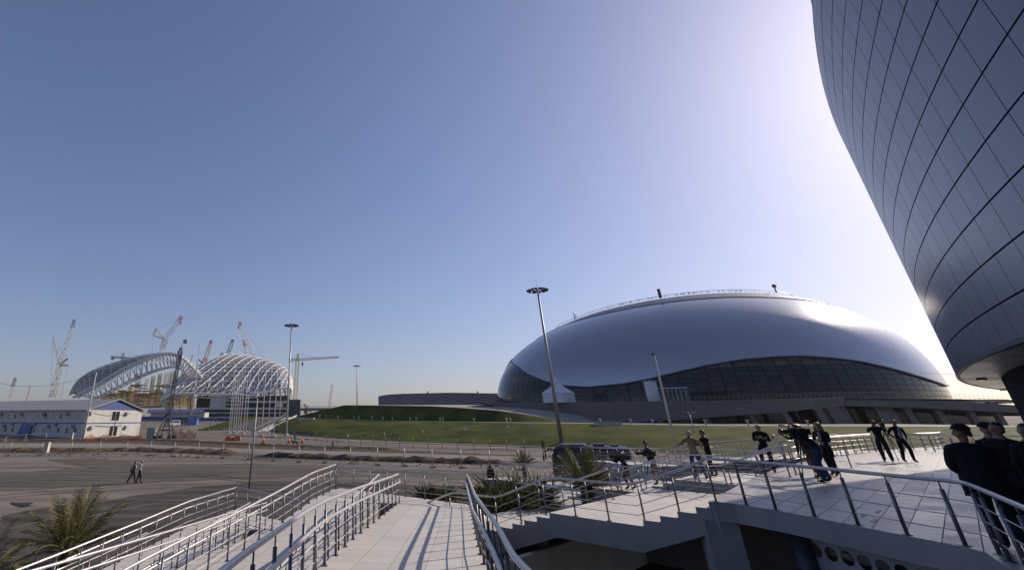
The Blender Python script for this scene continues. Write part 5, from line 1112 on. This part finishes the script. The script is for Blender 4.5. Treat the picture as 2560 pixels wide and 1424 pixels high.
def palm(label, base, ht, nf, L, seed, trunk=.3, group='young palms by the ramps', spread=1.0, rt=.16, name='palm_tree', cat='palm'):
    rnd = random.Random(seed); t = thing(name, label, cat, tuple(base), group=group); b = Vector(base)
    mb = MB(); mb.tube([b-Vector((0, 0, .1)), b+Vector((0, 0, ht*.5)), b+Vector((0, 0, ht))], rt*1.2, 10, r2=rt)
    for k in range(int(ht*26)):
        a = rnd.random()*6.28; z = rnd.random()*ht; c = Vector((math.cos(a), math.sin(a), 0)); s = Vector((-c.y, c.x, 0)); q = b+c*rt*.95+Vector((0, 0, z)); mb.poly([q-s*.06, q+s*.06, q+c*.1+Vector((0, 0, .2))+s*.02, q+c*.1+Vector((0, 0, .2))-s*.02])
    mb.build('trunk', trunkm, t)
    mb = MB(); top = b+Vector((0, 0, ht))
    for k in range(nf):
        az = k*2.399+rnd.random()*.4; f = k/nf; el = math.radians(84-74*f**.9)*(.9+.2*rnd.random()); frond(mb, top+Vector((math.cos(az), math.sin(az), 0))*rt*.5, az, el, L*(.75+.35*rnd.random()), (.6+1.0*f)*spread, rnd, w=L*.21, m=1 if rnd.random() < .16 else 0)
    mb.build('crown', [leaf, leaf2], t); return t
bpz = onz(165, 1424, .1); palm('full green palm at the lower left, in front of the dark lot', (-11.3, 23.4, .0), .5, 34, 2.4, 4, rt=.24, spread=.5)
palm('palm cut off by the left edge of the frame, only drooping fronds showing', (-12.0, 18.9, -.1), .4, 26, 2.1, 9)
palm('thick palm rising between the staircases in front of the coach', tuple(st(6.9, 7.7, 1.5)), 1.1, 34, 1.6, 21, rt=.26, spread=.4)
sp_ = onz(1318, 1196, 0); palm('small palm behind the lower far ramp', (sp_.x+.3, sp_.y+1.5, .0), 1.0, 22, 1.6, 33, rt=.15, spread=.5)
def yucca(label, base, n, L, seed, hr=.5):
    rnd = random.Random(seed); t = thing('shrub', label, 'shrub', tuple(base), group='spiky shrubs in the beds by the stairs'); b = Vector(base); mb = MB()
    mb.tube([b-Vector((0, 0, .1)), b+Vector((0, 0, .35))], .07, 6); mb.build('stem', trunkm, t); mb = MB()
    for k in range(n):
        a = rnd.random()*6.28; e = math.asin(rnd.random()**.7)*.98; d = Vector((math.cos(a)*math.cos(e), math.sin(a)*math.cos(e), math.sin(e))); o = b+Vector((rnd.uniform(-hr, hr), rnd.uniform(-hr, hr), (.1+rnd.random()*.55)*(1 if hr < 1 else 1.9))); l = L*(.6+.5*rnd.random()); s = d.cross(Vector((0, 0, 1))).normalized()*.022; m_ = o+d*l*.55; tip = o+d*l-Vector((0, 0, l*.12)); mb.poly([o-s, o+s, m_+s, tip, m_-s], 1 if rnd.random() < .12 else 0)
    mb.build('foliage', [leaf, leaf2], t)
g_ = onz(1225, 1262, 1.0)
yucca('largest dark spiky shrub in the bed below the nearest staircase rail', tuple(st(8.9, 5.2, 1.0)), 760, 1.5, 1, 1.15)
yucca('spiky shrub at the left side of the bed, beside the widest ramp', tuple(st(9.6, 2.8, .9)), 360, 1.3, 2, .8)
yucca('low spiky shrub in the bed behind the largest one', tuple(st(10.6, 6.2, .8)), 260, 1.1, 3, .6)
yucca('spiky shrub farther out with straw coloured tips', tuple(st(10.4, 4.2, .5)), 260, 1.2, 4, .6)
for i, (x, y, lab) in enumerate(((1062, 1246, 'leftmost small shrub beyond the landing rail'), (1092, 1248, 'second small shrub beyond the landing rail'), (1126, 1252, 'third small shrub beyond the landing rail'))):
    q = onz(x, y, .6); yucca(lab, (q.x, q.y, .3), 150, .95, 10+i, .45)
# ------------------------------------------------------------------ people
skinm = mat('skin', (.24, .135, .095), .55, var=.08, scale=6)
CL = {}
def cloth(name, c): 
    if name not in CL: CL[name] = mat('cloth_'+name, c, .85, var=.18, scale=5, bump=.25, bscale=14, spec=.2)
    return CL[name]
cloth('black', (.010, .010, .013)); cloth('navy', (.016, .018, .032)); cloth('jeans', (.03, .04, .09)); cloth('khaki', (.20, .165, .12)); cloth('brown', (.13, .09, .055)); cloth('beige', (.20, .14, .095)); cloth('white', (.55, .55, .60)); cloth('grey', (.28, .28, .29)); cloth('charcoal', (.03, .03, .034)); cloth('olive', (.10, .085, .06)); cloth('bluegrey', (.08, .10, .14)); cloth('greyblue', (.12, .14, .22))
hairc = {'dark': mat('dark_hair', (.012, .009, .008), .6, var=.3, scale=30), 'grey': mat('grey_hair', (.25, .24, .23), .7, var=.2, scale=30), 'blonde': mat('blonde_hair', (.22, .13, .055), .55, var=.35, scale=25), 'brown': mat('brown_hair', (.06, .03, .018), .6, var=.3, scale=30)}
def ik(S, H, a, b, bend):
    d = (H-S); L = min(d.length, (a+b)*.995); 
    if d.length < 1e-6: d = Vector((0, 1, 0))
    d.normalize(); H = S+d*L; c = (a*a-b*b+L*L)/(2*L); h = math.sqrt(max(a*a-c*c, 0)); n = bend-d*bend.dot(d)
    if n.length < 1e-6: n = d.orthogonal()
    return S+d*c+n.normalized()*h, H
def skinmesh(name, verts, edges, radii, root_i, classify, mats, sub=2):
    bm = bmesh.new(); lay = bm.verts.layers.skin.verify(); vs = [bm.verts.new(v) for v in verts]
    for v, r in zip(vs, radii): v[lay].radius = (r, r) if not isinstance(r, tuple) else r
    vs[root_i][lay].use_root = True
    for a, b in edges: bm.edges.new((vs[a], vs[b]))
    me = bpy.data.meshes.new(name+'_tmp'); bm.to_mesh(me); bm.free(); ob = bpy.data.objects.new('tmp', me); COL.objects.link(ob)
    m = ob.modifiers.new('s', 'SKIN'); m.use_smooth_shade = True; m.branch_smoothing = .6
    s = ob.modifiers.new('u', 'SUBSURF'); s.levels = sub; s.render_levels = sub
    dg = bpy.context.evaluated_depsgraph_get(); out = bpy.data.meshes.new_from_object(ob.evaluated_get(dg)); bpy.data.objects.remove(ob); bpy.data.meshes.remove(me)
    out.name = name; out.materials.clear()
    for q in mats: out.materials.append(q)
    for p in out.polygons: p.material_index = classify(p.center); p.use_smooth = True
    return out
def segdist(p, a, b):
    d = b-a; t = max(0, min(1, (p-a).dot(d)/max(d.length_squared, 1e-9))); return (p-a-d*t).length
PEOPLE = []
def person(label, pos, az, top='black', bottom='black', h=1.75, lean=0., hl=None, hr=None, fl=None, fr=None, drop=0., hair='dark', style='short', shoes='black', bulk=1.12, head=(0, 0), side=0., sleeve=True, group='people on the terrace and stairs', coat=False, py=0., extra=None):
    """x to the person's right, y forward, z up; az is the compass direction the person faces"""
    k = h/1.75; root = thing('person', label, 'person', tuple(pos), -math.radians(az), group=group); OFF[root.name] = Vector((0, 0, 0))
    V = []; E = []; R = []; SEG = []
    def add(p, r, par=None, kind=None):
        V.append(Vector(p)*k); R.append(r*k if not isinstance(r, tuple) else (r[0]*k, r[1]*k)); i = len(V)-1
        if par is not None: E.append((par, i)); SEG.append((par, i, kind))
        return i
    pz = .95-drop; P0 = Vector((0, py, pz)); Ln = Matrix.Rotation(-math.radians(lean), 3, 'X') @ Matrix.Rotation(math.radians(side), 3, 'Y')
    up = lambda x, y, z: P0+Ln@Vector((x, y, z))
    B = bulk
    pel = add(P0, .135*B); wst = add(up(0, .01, .15), .125*B, pel, 'top'); ch = add(up(0, .01, .34), .15*B, wst, 'top'); uc = add(up(0, 0, .46), .11*B, ch, 'top')
    nk = add(up(0, .015, .545), .06, uc, 'skin' if not coat else 'top')
    hd = Matrix.Rotation(-math.radians(head[1]), 3, 'X'); hy = Matrix.Rotation(-math.radians(head[0]), 3, 'Z')
    Hd = lambda x, y, z: up(0, .02, .58)+(Ln if lean < 25 else Matrix.Rotation(-math.radians(lean*.35), 3, 'X'))@(hy@(hd@Vector((x, y, z))))
    h1 = add(Hd(0, .015, .035), .078, nk, 'skin'); h2 = add(Hd(0, .01, .11), .108, h1, 'skin'); h3 = add(Hd(0, -.005, .185), .078, h2, 'skin')
    add(Hd(0, .118, .085), .017, h2, 'skin')                     # nose
    for s in (-1, 1): add(Hd(s*.1, 0, .085), .018, h2, 'skin')   # ears
    for s, hp in ((-1, hl), (1, hr)):
        sh = add(up(s*.17*B, 0, .445), .066*B, uc, 'top'); S = up(s*.17*B, 0, .445)
        tgt = Vector(hp) if hp is not None else up(s*.23, .06, .445)+Vector((0, .02, -.53))
        e, w = ik(S, tgt, .29, .265, Vector((s*.55, -.6, -.45)))
        el_ = add(e, .047*B, sh, 'top'); wr = add(w, .031, el_, 'top' if sleeve else 'skin')
        d = (w-e).normalized(); sd = d.cross(Vector((0, 0, 1))); sd = sd.normalized() if sd.length > .1 else Vector((1, 0, 0)); dn = sd.cross(d)
        pm_ = add(w+d*.055, .032, wr, 'skin')
        for j in range(4):
            o = sd*(j-1.5)*.021; f1 = add(w+d*.10+o, .0115, pm_, 'skin'); f2 = add(w+d*(.145-.008*abs(j-1.4))+o*1.1+dn*.014, .0095, f1, 'skin'); add(w+d*(.172-.012*abs(j-1.4))+o*1.1+dn*.036, .008, f2, 'skin')
        t1 = add(w+d*.06-sd*.042*s+dn*.012, .0125, pm_, 'skin'); add(w+d*.095-sd*.056*s+dn*.028, .010, t1, 'skin')
    for s, fp in ((-1, fl), (1, fr)):
        F = Vector(fp) if fp is not None else Vector((s*.11, 0, 0))
        hip = P0+Vector((s*.09, 0, -.03)); an = F+Vector((0, -.02, .085))
        kn, a2 = ik(hip, an, .435, .43, Vector((s*.12, 1, .1)))
        i = add(hip, .096*B, pel, 'bot'); j = add(kn, .071*B, i, 'bot'); c_ = add(kn.lerp(a2, .4)+Vector((0, -.015, 0)),   .066*B, j, 'bot'); l = add(a2, .054*B, c_, 'bot'); l2 = add(F+Vector((0, .06, .045)), .04, l, 'shoe'); add(F+Vector((s*.015, .15, .035)), .034, l2, 'shoe')
    IDX = {'skin': 0, 'top': 1, 'bot': 2, 'shoe': 3}
    belt = (P0+Vector((0, 0, -.02 if not coat else -.32)))*k
    def cls(c):
        best = min(SEG, key=lambda s: segdist(c, V[s[0]], V[s[1]])-(R[s[1]] if not isinstance(R[s[1]], tuple) else R[s[1]][0])*.5)
        q = IDX[best[2]]
        if q == 2 and c.z > belt.z+(.0 if coat else .0)*k: q = 1
        if q == 1 and not coat and (c-V[pel]).length < .2*k and c.z < belt.z: q = 2
        return q
    me = skinmesh('body', V, E, R, pel, cls, [skinm, cloth(top, None) if top in CL else CL['black'], CL[bottom], CL[shoes] if shoes in CL else CL['black']])
    o = bpy.data.objects.new('body', me); COL.objects.link(o); o.parent = root
    if hair:
        mb = MB(); c = Hd(0, -.018, .125)*k; ax = (Hd(0, 0, 1)-Hd(0, 0, 0)).normalized(); fw = (Hd(0, 1, 0)-Hd(0, 0, 0)).normalized(); rt = fw.cross(ax)
        def hp_(u, v, r):       # cap of hair round the skull, longer at the back
            a = u*2*math.pi; low = -.55-.5*(math.cos(a) < -.2)*1.0-.25*(abs(math.sin(a)) > .8); low = .30-1.35*(.5-.5*math.cos(a))
            e = low+(math.pi/2-low)*v; ce = math.cos(e) if e > 0 else 1+.10*e; return c+(fw*math.cos(a)*ce*1.04+rt*math.sin(a)*ce*.96+ax*(math.sin(e) if e > 0 else e*.95))*r*k
        mb.grid(18, 8, lambda u, v: hp_(u, v, .094+.005*math.sin(u*44)*math.sin(v*13)))
        if style == 'long':
            rnd = random.Random(2)
            for j in range(46):
                a = math.pi+rnd.uniform(-2.1, 2.1); st0 = c+(fw*math.cos(a)*.085+rt*math.sin(a)*.085+ax*rnd.uniform(-.02, .05))*k; P = [st0]
                for q in range(6): P.append(P[-1]+(Vector((0, 0, -.072))+rt*math.sin(a)*.014+fw*math.cos(a)*.006+Vector((rnd.uniform(-.01, .01), rnd.uniform(-.01, .01), 0)))*k)
                mb.tube(P, .017*k, 4, r2=.005*k)
        mb.build('hair', hairc[hair], root, Vector((0, 0, 0)), smooth=True)
    if coat:
        mb = MB(); zs = [(-.24, .222, .168), (-.14, .215, .162), (-.02, .205, .155), (.15, .195, .148), (.32, .205, .152), (.42, .19, .125), (.475, .10, .085)]
        def coatf(u, v):
            t = v*(len(zs)-1); i = min(int(t), len(zs)-2); f = t-i; z, rx, ry = [zs[i][j]*(1-f)+zs[i+1][j]*f for j in range(3)]; a = u*2*math.pi
            wv = 1+.035*math.sin(a*5+z*9)+.02*math.sin(a*9-z*14); q = up(rx*B*.92*math.cos(a)*wv, ry*B*.95*math.sin(a)*wv+.01, max(z, -.02))
            if z < -.02: q = q+Vector((0, 0, z+.02))
            return q*k
        mb.grid(28, 18, coatf); mb.build('coat', CL[top], root, Vector((0, 0, 0)), smooth=True)
    if style == 'cap' or style == 'hat':
        mb = MB(); c = Hd(0, -.01, .145)*k; mb.ball(c, .118*k, 14, 6, half=True, sc=(1, 1.08, .85)); ax = Vector((0, 0, 1))
        fwd = (Hd(0, 1, 0)-Hd(0, 0, 0)); fwd.z = 0; fwd.normalize(); sd = Vector((fwd.y, -fwd.x, 0))
        pts = [c+sd*(.10*math.cos(a))*k+fwd*(.09+.10*math.sin(a))*k for a in [j*math.pi/8 for j in range(9)]]
        mb.poly(pts); mb.poly([p-Vector((0, 0, .012)) for p in pts][::-1])
        if style == 'hat': mb.tube([c+Vector((0, 0, -.005)), c+Vector((0, 0, .012))], .17*k, 18)
        mb.build('cap', CL['black'], root, Vector((0, 0, 0)), smooth=True)
    if extra: extra(root, k, up, Hd)
    return root
def badge(col=(.6, .62, .7)):
    def f(root, k, up, Hd):
        mb = MB(); q = up(.04, .165, .20)*k; mb.box(q, (.09*k, .012, .13*k)); mb.build('badge', mat('paper_badge', col, .6), root, Vector((0, 0, 0)))
        mb = MB(); mb.tube([up(-.06, .1, .5)*k, up(.0, .17, .34)*k, q+Vector((0, 0, .06*k))], .006, 4); mb.tube([up(.06, .1, .5)*k, up(.05, .17, .34)*k, q+Vector((0, 0, .06*k))], .006, 4); mb.build('lanyard', CL['navy'], root, Vector((0, 0, 0)))
    return f
def backpack(root, k, up, Hd):
    mb = MB(); q = [up(x, y, z)*k for x in (-.15, .15) for y in (-.16, -.30) for z in (.08, .46)]; i = mb._add(q)
    for f in ((0, 1, 3, 2), (4, 6, 7, 5), (0, 4, 5, 1), (2, 3, 7, 6), (0, 2, 6, 4), (1, 5, 7, 3)): mb.face([i+j for j in f])
    mb.build('backpack', CL['charcoal'], root, Vector((0, 0, 0)))
def vest(root, k, up, Hd): pass
GW_ = 'people walking on the lot'
# on the lot
a = onz(328, 1208, 0); person('man in a black waistcoat over a white shirt walking on the lot', a, 82, 'black', 'black', 1.76, lean=6, fl=(-.1, .30, .0), fr=(.1, -.34, .05), hl=(-.2, -.22, .98), hr=(.2, -.20, .98), hair='brown', group=GW_,
   extra=lambda r, k, up, Hd: [ (lambda mb: (mb.tube([up(s*.185, 0, .44)*k, up(s*.27, -.16, .22)*k, up(s*.2, -.24, .04)*k], .058*k, 8, r2=.042*k), mb.build('sleeve', CL['white'], r, Vector((0, 0, 0)), smooth=True)))(MB()) for s in (-1, 1)] + [(lambda mb: (mb.tube([up(0, .11, .48)*k, up(0, .165, .32)*k, up(0, .14, .1)*k], .04*k, 6), mb.build('shirt_front', CL['white'], r, Vector((0, 0, 0)), smooth=True)))(MB())])
a = onz(345, 1206, 0); person('man in a pale grey shirt walking beside the man in the waistcoat', a, 78, 'grey', 'black', 1.80, lean=7, fl=(-.1, -.18, .0), fr=(.1, .22, 0), hr=(.22, .16, .92), hl=(-.22, -.05, .9), hair='grey', group=GW_)
a = onz(832, 1125, 0); person('lone man in dark blue clothes striding left along the far road', a, -80, 'bluegrey', 'bluegrey', 1.72, fl=(-.1, .38, 0), fr=(.1, -.38, .04), hl=(-.2, -.2, .95), hr=(.2, .25, .98), group=GW_)
a = onz(737, 1104, 0); person('dog walker in blue grey clothes on the far road', a, 150, 'bluegrey', 'bluegrey', 1.75, hl=(-.2, .2, .9), group=GW_)
a = onG(525, 1068); person('distant person in dark clothes on the pale apron by the mesh fence', a, 60, 'black', 'charcoal', 1.75, fl=(-.1, .25, 0), fr=(.1, -.2, 0), group=GW_)
a = onG(617, 1077); person('distant person in black at the edge of the grass by the flagpoles', a, -60, 'black', 'black', 1.75, group=GW_)
a = onz(632, 1094, 0); person('person in black behind the slim street lamp', a, 90, 'black', 'black', 1.75, group=GW_)
a = onz(1360, 1127, 0); person('person in dark clothes walking behind the coach mirrors', a, 0, 'charcoal', 'black', 1.8, fl=(-.1, .25, 0), fr=(.1, -.2, 0), group=GW_)
a = Vector((11.35, 44.6, 0)); person('figure in a long black coat standing behind the lower far ramp', a, 20, 'black', 'black', 1.78, coat=True, bulk=1.25, style='hat', group=GW_)
# dog
def dog(label, pos, az):
    root = thing('dog', label, 'dog', tuple(pos), -math.radians(az)); V = []; E = []; R = []
    def add(p, r, par=None):
        V.append(Vector(p)); R.append(r); i = len(V)-1
        if par is not None: E.append((par, i))
        return i
    c = add((0, 0, .56), .13); ch_ = add((0, .30, .56), .155, c); rp = add((0, -.34, .58), .12, c); n = add((0, .48, .70), .09, ch_); hd = add((0, .60, .78), .085, n); mz = add((0, .78, .73), .042, hd); 
    for s in (-1, 1): add((s*.06, .57, .90), .022, hd)
    t = add((0, -.52, .55), .035, rp); add((0, -.72, .42), .02, t)
    for s, dy in ((-1, .06), (1, -.06)):
        a = add((s*.09, .28+dy, .38), .055, ch_); b = add((s*.09, .30+dy*2, .2), .034, a); d = add((s*.09, .28+dy*2.5, .03), .03, b); add((s*.09, .34+dy*2.5, .025), .026, d)
        a = add((s*.09, -.30-dy, .38), .07, rp); b = add((s*.09, -.42-dy, .22), .036, a); d = add((s*.09, -.38-dy*2, .03), .028, b); add((s*.09, -.31-dy*2, .025), .024, d)
    fur = mat('dark_fur', (.016, .011, .009), .8, var=.4, scale=9, bump=.4)
    me = skinmesh('body', V, E, R, 0, lambda c: 0, [fur]); o = bpy.data.objects.new('body', me); COL.objects.link(o); o.parent = root; return root
d = dog('dark shaggy dog walking on the far road', onz(737, 1114, 0), -85); d.scale = (1.25, 1.25, 1.25)
# cameras and tripods
def videocam(label, pos, az, pitch=0., s=1.0):
    t = thing('video_camera', label, 'camera', tuple(pos), -math.radians(az), group='video cameras of the crews'); OFF[t.name] = Vector((0, 0, 0)); Z = Vector((0, 0, 0)); t.rotation_euler = (math.radians(pitch), 0, -math.radians(az))
    mb = MB(); mb.box((0, 0, 0), (.13*s, .36*s, .19*s)); mb.box((0, -.24*s, .0), (.11*s, .14*s, .16*s)); mb.build('body', M['black'], t, Z)
    mb = MB(); mb.tube([(0, .17*s, 0), (0, .36*s, 0)], .05*s, 12); mb.tube([(0, .34*s, 0), (0, .44*s, 0)], .066*s, 12); mb.build('lens', M['black'], t, Z)
    mb = MB(); mb.tube([(0, -.12*s, .1*s), (0, -.1*s, .18*s), (0, .14*s, .18*s), (0, .18*s, .1*s)], .017*s, 6); mb.build('handle', M['black'], t, Z)
    mb = MB(); mb.tube([(-.06*s, .06*s, .14*s), (-.14*s, .06*s, .14*s)], .015*s, 6); mb.tube([(-.14*s, .14*s, .14*s), (-.14*s, -.05*s, .14*s)], .034*s, 8); mb.build('viewfinder', M['black'], t, Z)
    mb = MB(); mb.tube([(.09*s, .08*s, .14*s), (.09*s, .36*s, .16*s)], .018*s, 8); mb.build('microphone', M['black'], t, Z)
    return t
def tripod(label, base, top, spread=.42, handle_az=90):
    b, tp = Vector(base), Vector(top); t = thing('tripod', label, 'tripod', tuple(b), group='camera tripods')
    for k in range(3):
        a = k*2.094+.6; f = b+Vector((math.cos(a)*spread, math.sin(a)*spread, 0)); m_ = tp.lerp(f, .55)
        mb = MB(); mb.tube([tp-Vector((0, 0, .12)), m_], .022, 6); mb.tube([m_, f], .014, 6); mb.tube([f, f+Vector((0, 0, .03))], .03, 6); mb.build('leg', M['black'], t)
    mb = MB(); mb.tube([tp-Vector((0, 0, .2)), tp-Vector((0, 0, .05))], .05, 8); mb.box(tp-Vector((0, 0, .03)), (.12, .14, .05)); mb.build('head', M['black'], t)
    mb = MB(); h = math.radians(handle_az); mb.tube([tp-Vector((0, 0, .06)), tp+Vector((math.sin(h)*.34, math.cos(h)*.34, -.2))], .011, 6); mb.build('pan_handle', M['black'], t)
    return t
def px_at(x, y, p): return atY(x, y, p.y)
# crew on the farther stairs
p1 = st(6.3, 10.6, 2.4); p1 = onz(1578, 1221, 2.4)
person('stooping cameraman in black with patterned trousers behind the palm', p1, -72, 'black', 'olive', 1.76, lean=34, hl=(-.12, .62, 1.16), hr=(.10, .64, 1.14), fl=(-.12, .12, 0), fr=(.12, -.22, 0), drop=.04, hair='dark', bulk=1.08, head=(0, -4))
q = px_at(1553, 1142, p1+Vector((-.1, -.1, 0))); tripod('low tripod under the camera of the stooping cameraman', (q.x, q.y, 2.4), q-Vector((0, 0, .12)), .38); videocam('camera on the low tripod in front of the stooping cameraman', q, -75, 0, 1.15)
p2 = onz(1647, 1211, 2.6)
person('cameraman in a navy jacket and khaki trousers standing on the stairs', p2, -75, 'navy', 'khaki', 1.80, lean=16, hl=(-.1, .60, 1.25), hr=(.12, .58, 1.22), fl=(-.11, .08, 0), fr=(.12, -.26, 0), hair='dark', bulk=1.12, head=(0, -10))
q = px_at(1618, 1133, p2); tripod('thin tripod beside the khaki trousers', (q.x, q.y, 2.4), q-Vector((0, 0, .12)), .36); videocam('camera with a raised screen held by the navy jacketed cameraman', q, -75, 0, 1.1)
p3 = onz(1752, 1196, 3.0)
person('grey haired man in a beige jacket and jeans seen from behind', p3, 12, 'beige', 'jeans', 1.84, lean=7, hl=(-.48, .22, 1.20), hr=(.46, .34, 1.12), fl=(-.13, .05, 0), fr=(.17, -.16, 0), hair='grey', bulk=1.18)
p4 = onz(1788, 1191, 3.0)
person('young man in a black jacket with a white badge facing left', p4, -88, 'black', 'black', 1.86, lean=5, hl=(-.1, .42, 1.28), hr=(.12, .40, 1.22), fl=(-.11, .18, 0), fr=(.12, -.16, 0), hair='dark', bulk=1.1, extra=badge())
q = px_at(1747, 1108, p4); videocam('small camera held by the young man with the white badge', q, -80, 0, .8)
p5 = onz(1930, 1181, 3.42)
person('bald man in a black jacket leaning on the railing over his device', p5, -140, 'black', 'black', 1.74, lean=12, hl=(-.10, .36, 1.20), hr=(.08, .38, 1.22), fl=(-.1, .0, 0), fr=(.16, .22, .18), hair=None, bulk=1.12, head=(0, -22), extra=backpack)
mb = MB(); q = px_at(1921, 1090, p5)+Vector((-.05, -.3, 0)); tb_ = thing('handset', 'small pale device in the hands of the bald man', 'device', tuple(q)); mb.box(q, (.09, .03, .15), .4, rx=.5); mb.build('body', M['dsteel'], tb_); mb = MB(); mb.box(q+Vector((-.008, -.017, .01)), (.075, .004, .11), .4, rx=.5); mb.build('screen', M['galv'], tb_)
p6 = onz(2066, 1204, TZ)
person('bald cameraman in a dark jacket and blue jeans bent over a big camera', p6, -78, 'navy', 'jeans', 1.84, lean=36, hl=(-.14, .66, 1.30), hr=(.14, .68, 1.28), fl=(-.12, .10, 0), fr=(.14, -.20, 0), drop=.02, py=-.06, hair=None, bulk=1.22, head=(0, 0))
q = px_at(1992, 1078, p6); tripod('tall tripod carrying the big camera of the bald cameraman', (q.x+.05, q.y, TZ), q-Vector((0, 0, .14)), .3); videocam('big broadcast camera in front of the bald cameraman', q, -80, 0, 1.2)
p7 = onz(2046, 1192, TZ)
person('man in baggy brown trousers mostly hidden behind the bent cameraman', p7, -70, 'charcoal', 'brown', 1.70, lean=28, fl=(-.16, .02, 0), fr=(.2, -.3, 0), hair='dark', bulk=1.25, drop=.05)
p8 = onz(2090, 1188, TZ)
person('woman with long fair hair and a black coat facing left', p8, -115, 'black', 'black', 1.76, lean=4, hl=(-.05, .30, 1.12), hr=(.12, .26, 1.05), fl=(-.1, .1, 0), fr=(.12, -.14, 0), hair='blonde', style='long', shoes='brown', extra=lambda r, k, up, Hd: (lambda mb: (mb.tube([up(.0, .12, .47)*k, up(0, .17, .28)*k, up(0, .15, .05)*k], .05*k, 8), mb.build('blouse', CL['grey'], r, Vector((0, 0, 0)), smooth=True)))(MB()))
p9 = onz(2222, 1153, TZ)
person('cameraman dressed all in black seen from behind at the far terrace edge', p9, 38, 'black', 'black', 1.78, lean=8, hl=(-.1, .42, 1.40), hr=(.22, .46, 1.44), fl=(-.1, .1, 0), fr=(.14, -.06, 0), hair='brown', bulk=1.3)
q = px_at(2197, 1058, p9)+Vector((.42, .3, -.05)); tripod('tripod standing right of the cameraman in black', (q.x, q.y, TZ), q-Vector((0, 0, .12)), .42); videocam('camera at the face of the cameraman in black', q, 40, 0, 1.2)
p10 = onz(2274, 1154, TZ)
person('man in an open black jacket with hands in pockets looking left', p10, -165, 'black', 'black', 1.80, lean=2, hl=(-.20, .1, .98), hr=(.22, .08, .98), fl=(-.16, .1, 0), fr=(.16, -.02, 0), hair='dark', head=(50, 0), bulk=1.12, extra=lambda r, k, up, Hd: (badge((.45, .5, .6))(r, k, up, Hd), (lambda mb: (mb.tube([up(0, .11, .46)*k, up(0, .155, .3)*k, up(0, .14, .02)*k], .06*k, 8), mb.build('shirt', CL['greyblue'], r, Vector((0, 0, 0)), smooth=True)))(MB())))
# dark figures close on the right
p11 = onz(2545, 1378, TZ)
person('tall man in a black coat and peaked cap, nearest of the dark group', p11, 35, 'black', 'black', 1.82, lean=3, hl=(-.17, .2, 1.0), hr=(.17, .2, 1.0), fl=(-.1, .02, 0), fr=(.12, -.06, 0), style='cap', hair='dark', bulk=1.38, coat=True, head=(-60, 0), group='dark group under the grey arena')
p12 = Vector((12.15, 9.2, TZ))
person('broad man in a black overcoat at the right edge, seen from behind', p12, 55, 'black', 'black', 1.88, lean=2, hair='dark', bulk=1.4, coat=True, hl=(-.2, .12, .92), hr=(.2, .12, .92), group='dark group under the grey arena')
for x, y, r_, lab, az, hr_, stl in ((2458, 1056, 17.5, 'man with a lit cap rim and scarf behind the nearest dark man', -150, 'brown', 'cap'), (2481, 1053, 16.5, 'man in black turned left between the two nearest dark men', -120, 'dark', 'short'), (2553, 1056, 15.2, 'dark haired man at the far right edge of the group', -130, 'dark', 'short')):
    c_ = ray(x, y); hl_ = math.hypot(c_[0], c_[1]); q = Vector((c_[0]/hl_*r_, c_[1]/hl_*r_, TZ)); hh = EYE+c_[2]/hl_*r_-TZ
    person(lab, q, az, 'black', 'black', hh, hair=hr_, style=stl, bulk=1.15, coat=True, group='dark group under the grey arena', head=(20, -8), extra=(lambda r, k, up, Hd: (lambda mb: (mb.tube([up(-.07, .1, .5)*k, up(0, .15, .34)*k, up(.02, .16, .12)*k], .03*k, 6), mb.build('scarf', CL['grey'], r, Vector((0, 0, 0)), smooth=True)))(MB())) if stl == 'cap' else None)
# ------------------------------------------------------------------ air
hz = bpy.data.materials.new('thin_haze'); hz.use_nodes = True; nt = hz.node_tree; nt.nodes.clear()
ho = _n(nt, 'ShaderNodeOutputMaterial'); hv = _n(nt, 'ShaderNodeVolumePrincipled'); nt.links.new(hv.outputs[0], ho.inputs['Volume'])
hv.inputs['Color'].default_value = (.86, .89, 1, 1); hv.inputs['Density'].default_value = .00007; hv.inputs['Anisotropy'].default_value = .05
mb = MB(); mb.box((0, 380, 47), (2400, 1400, 96)); tag(mb.build('haze', hz), kind='stuff')
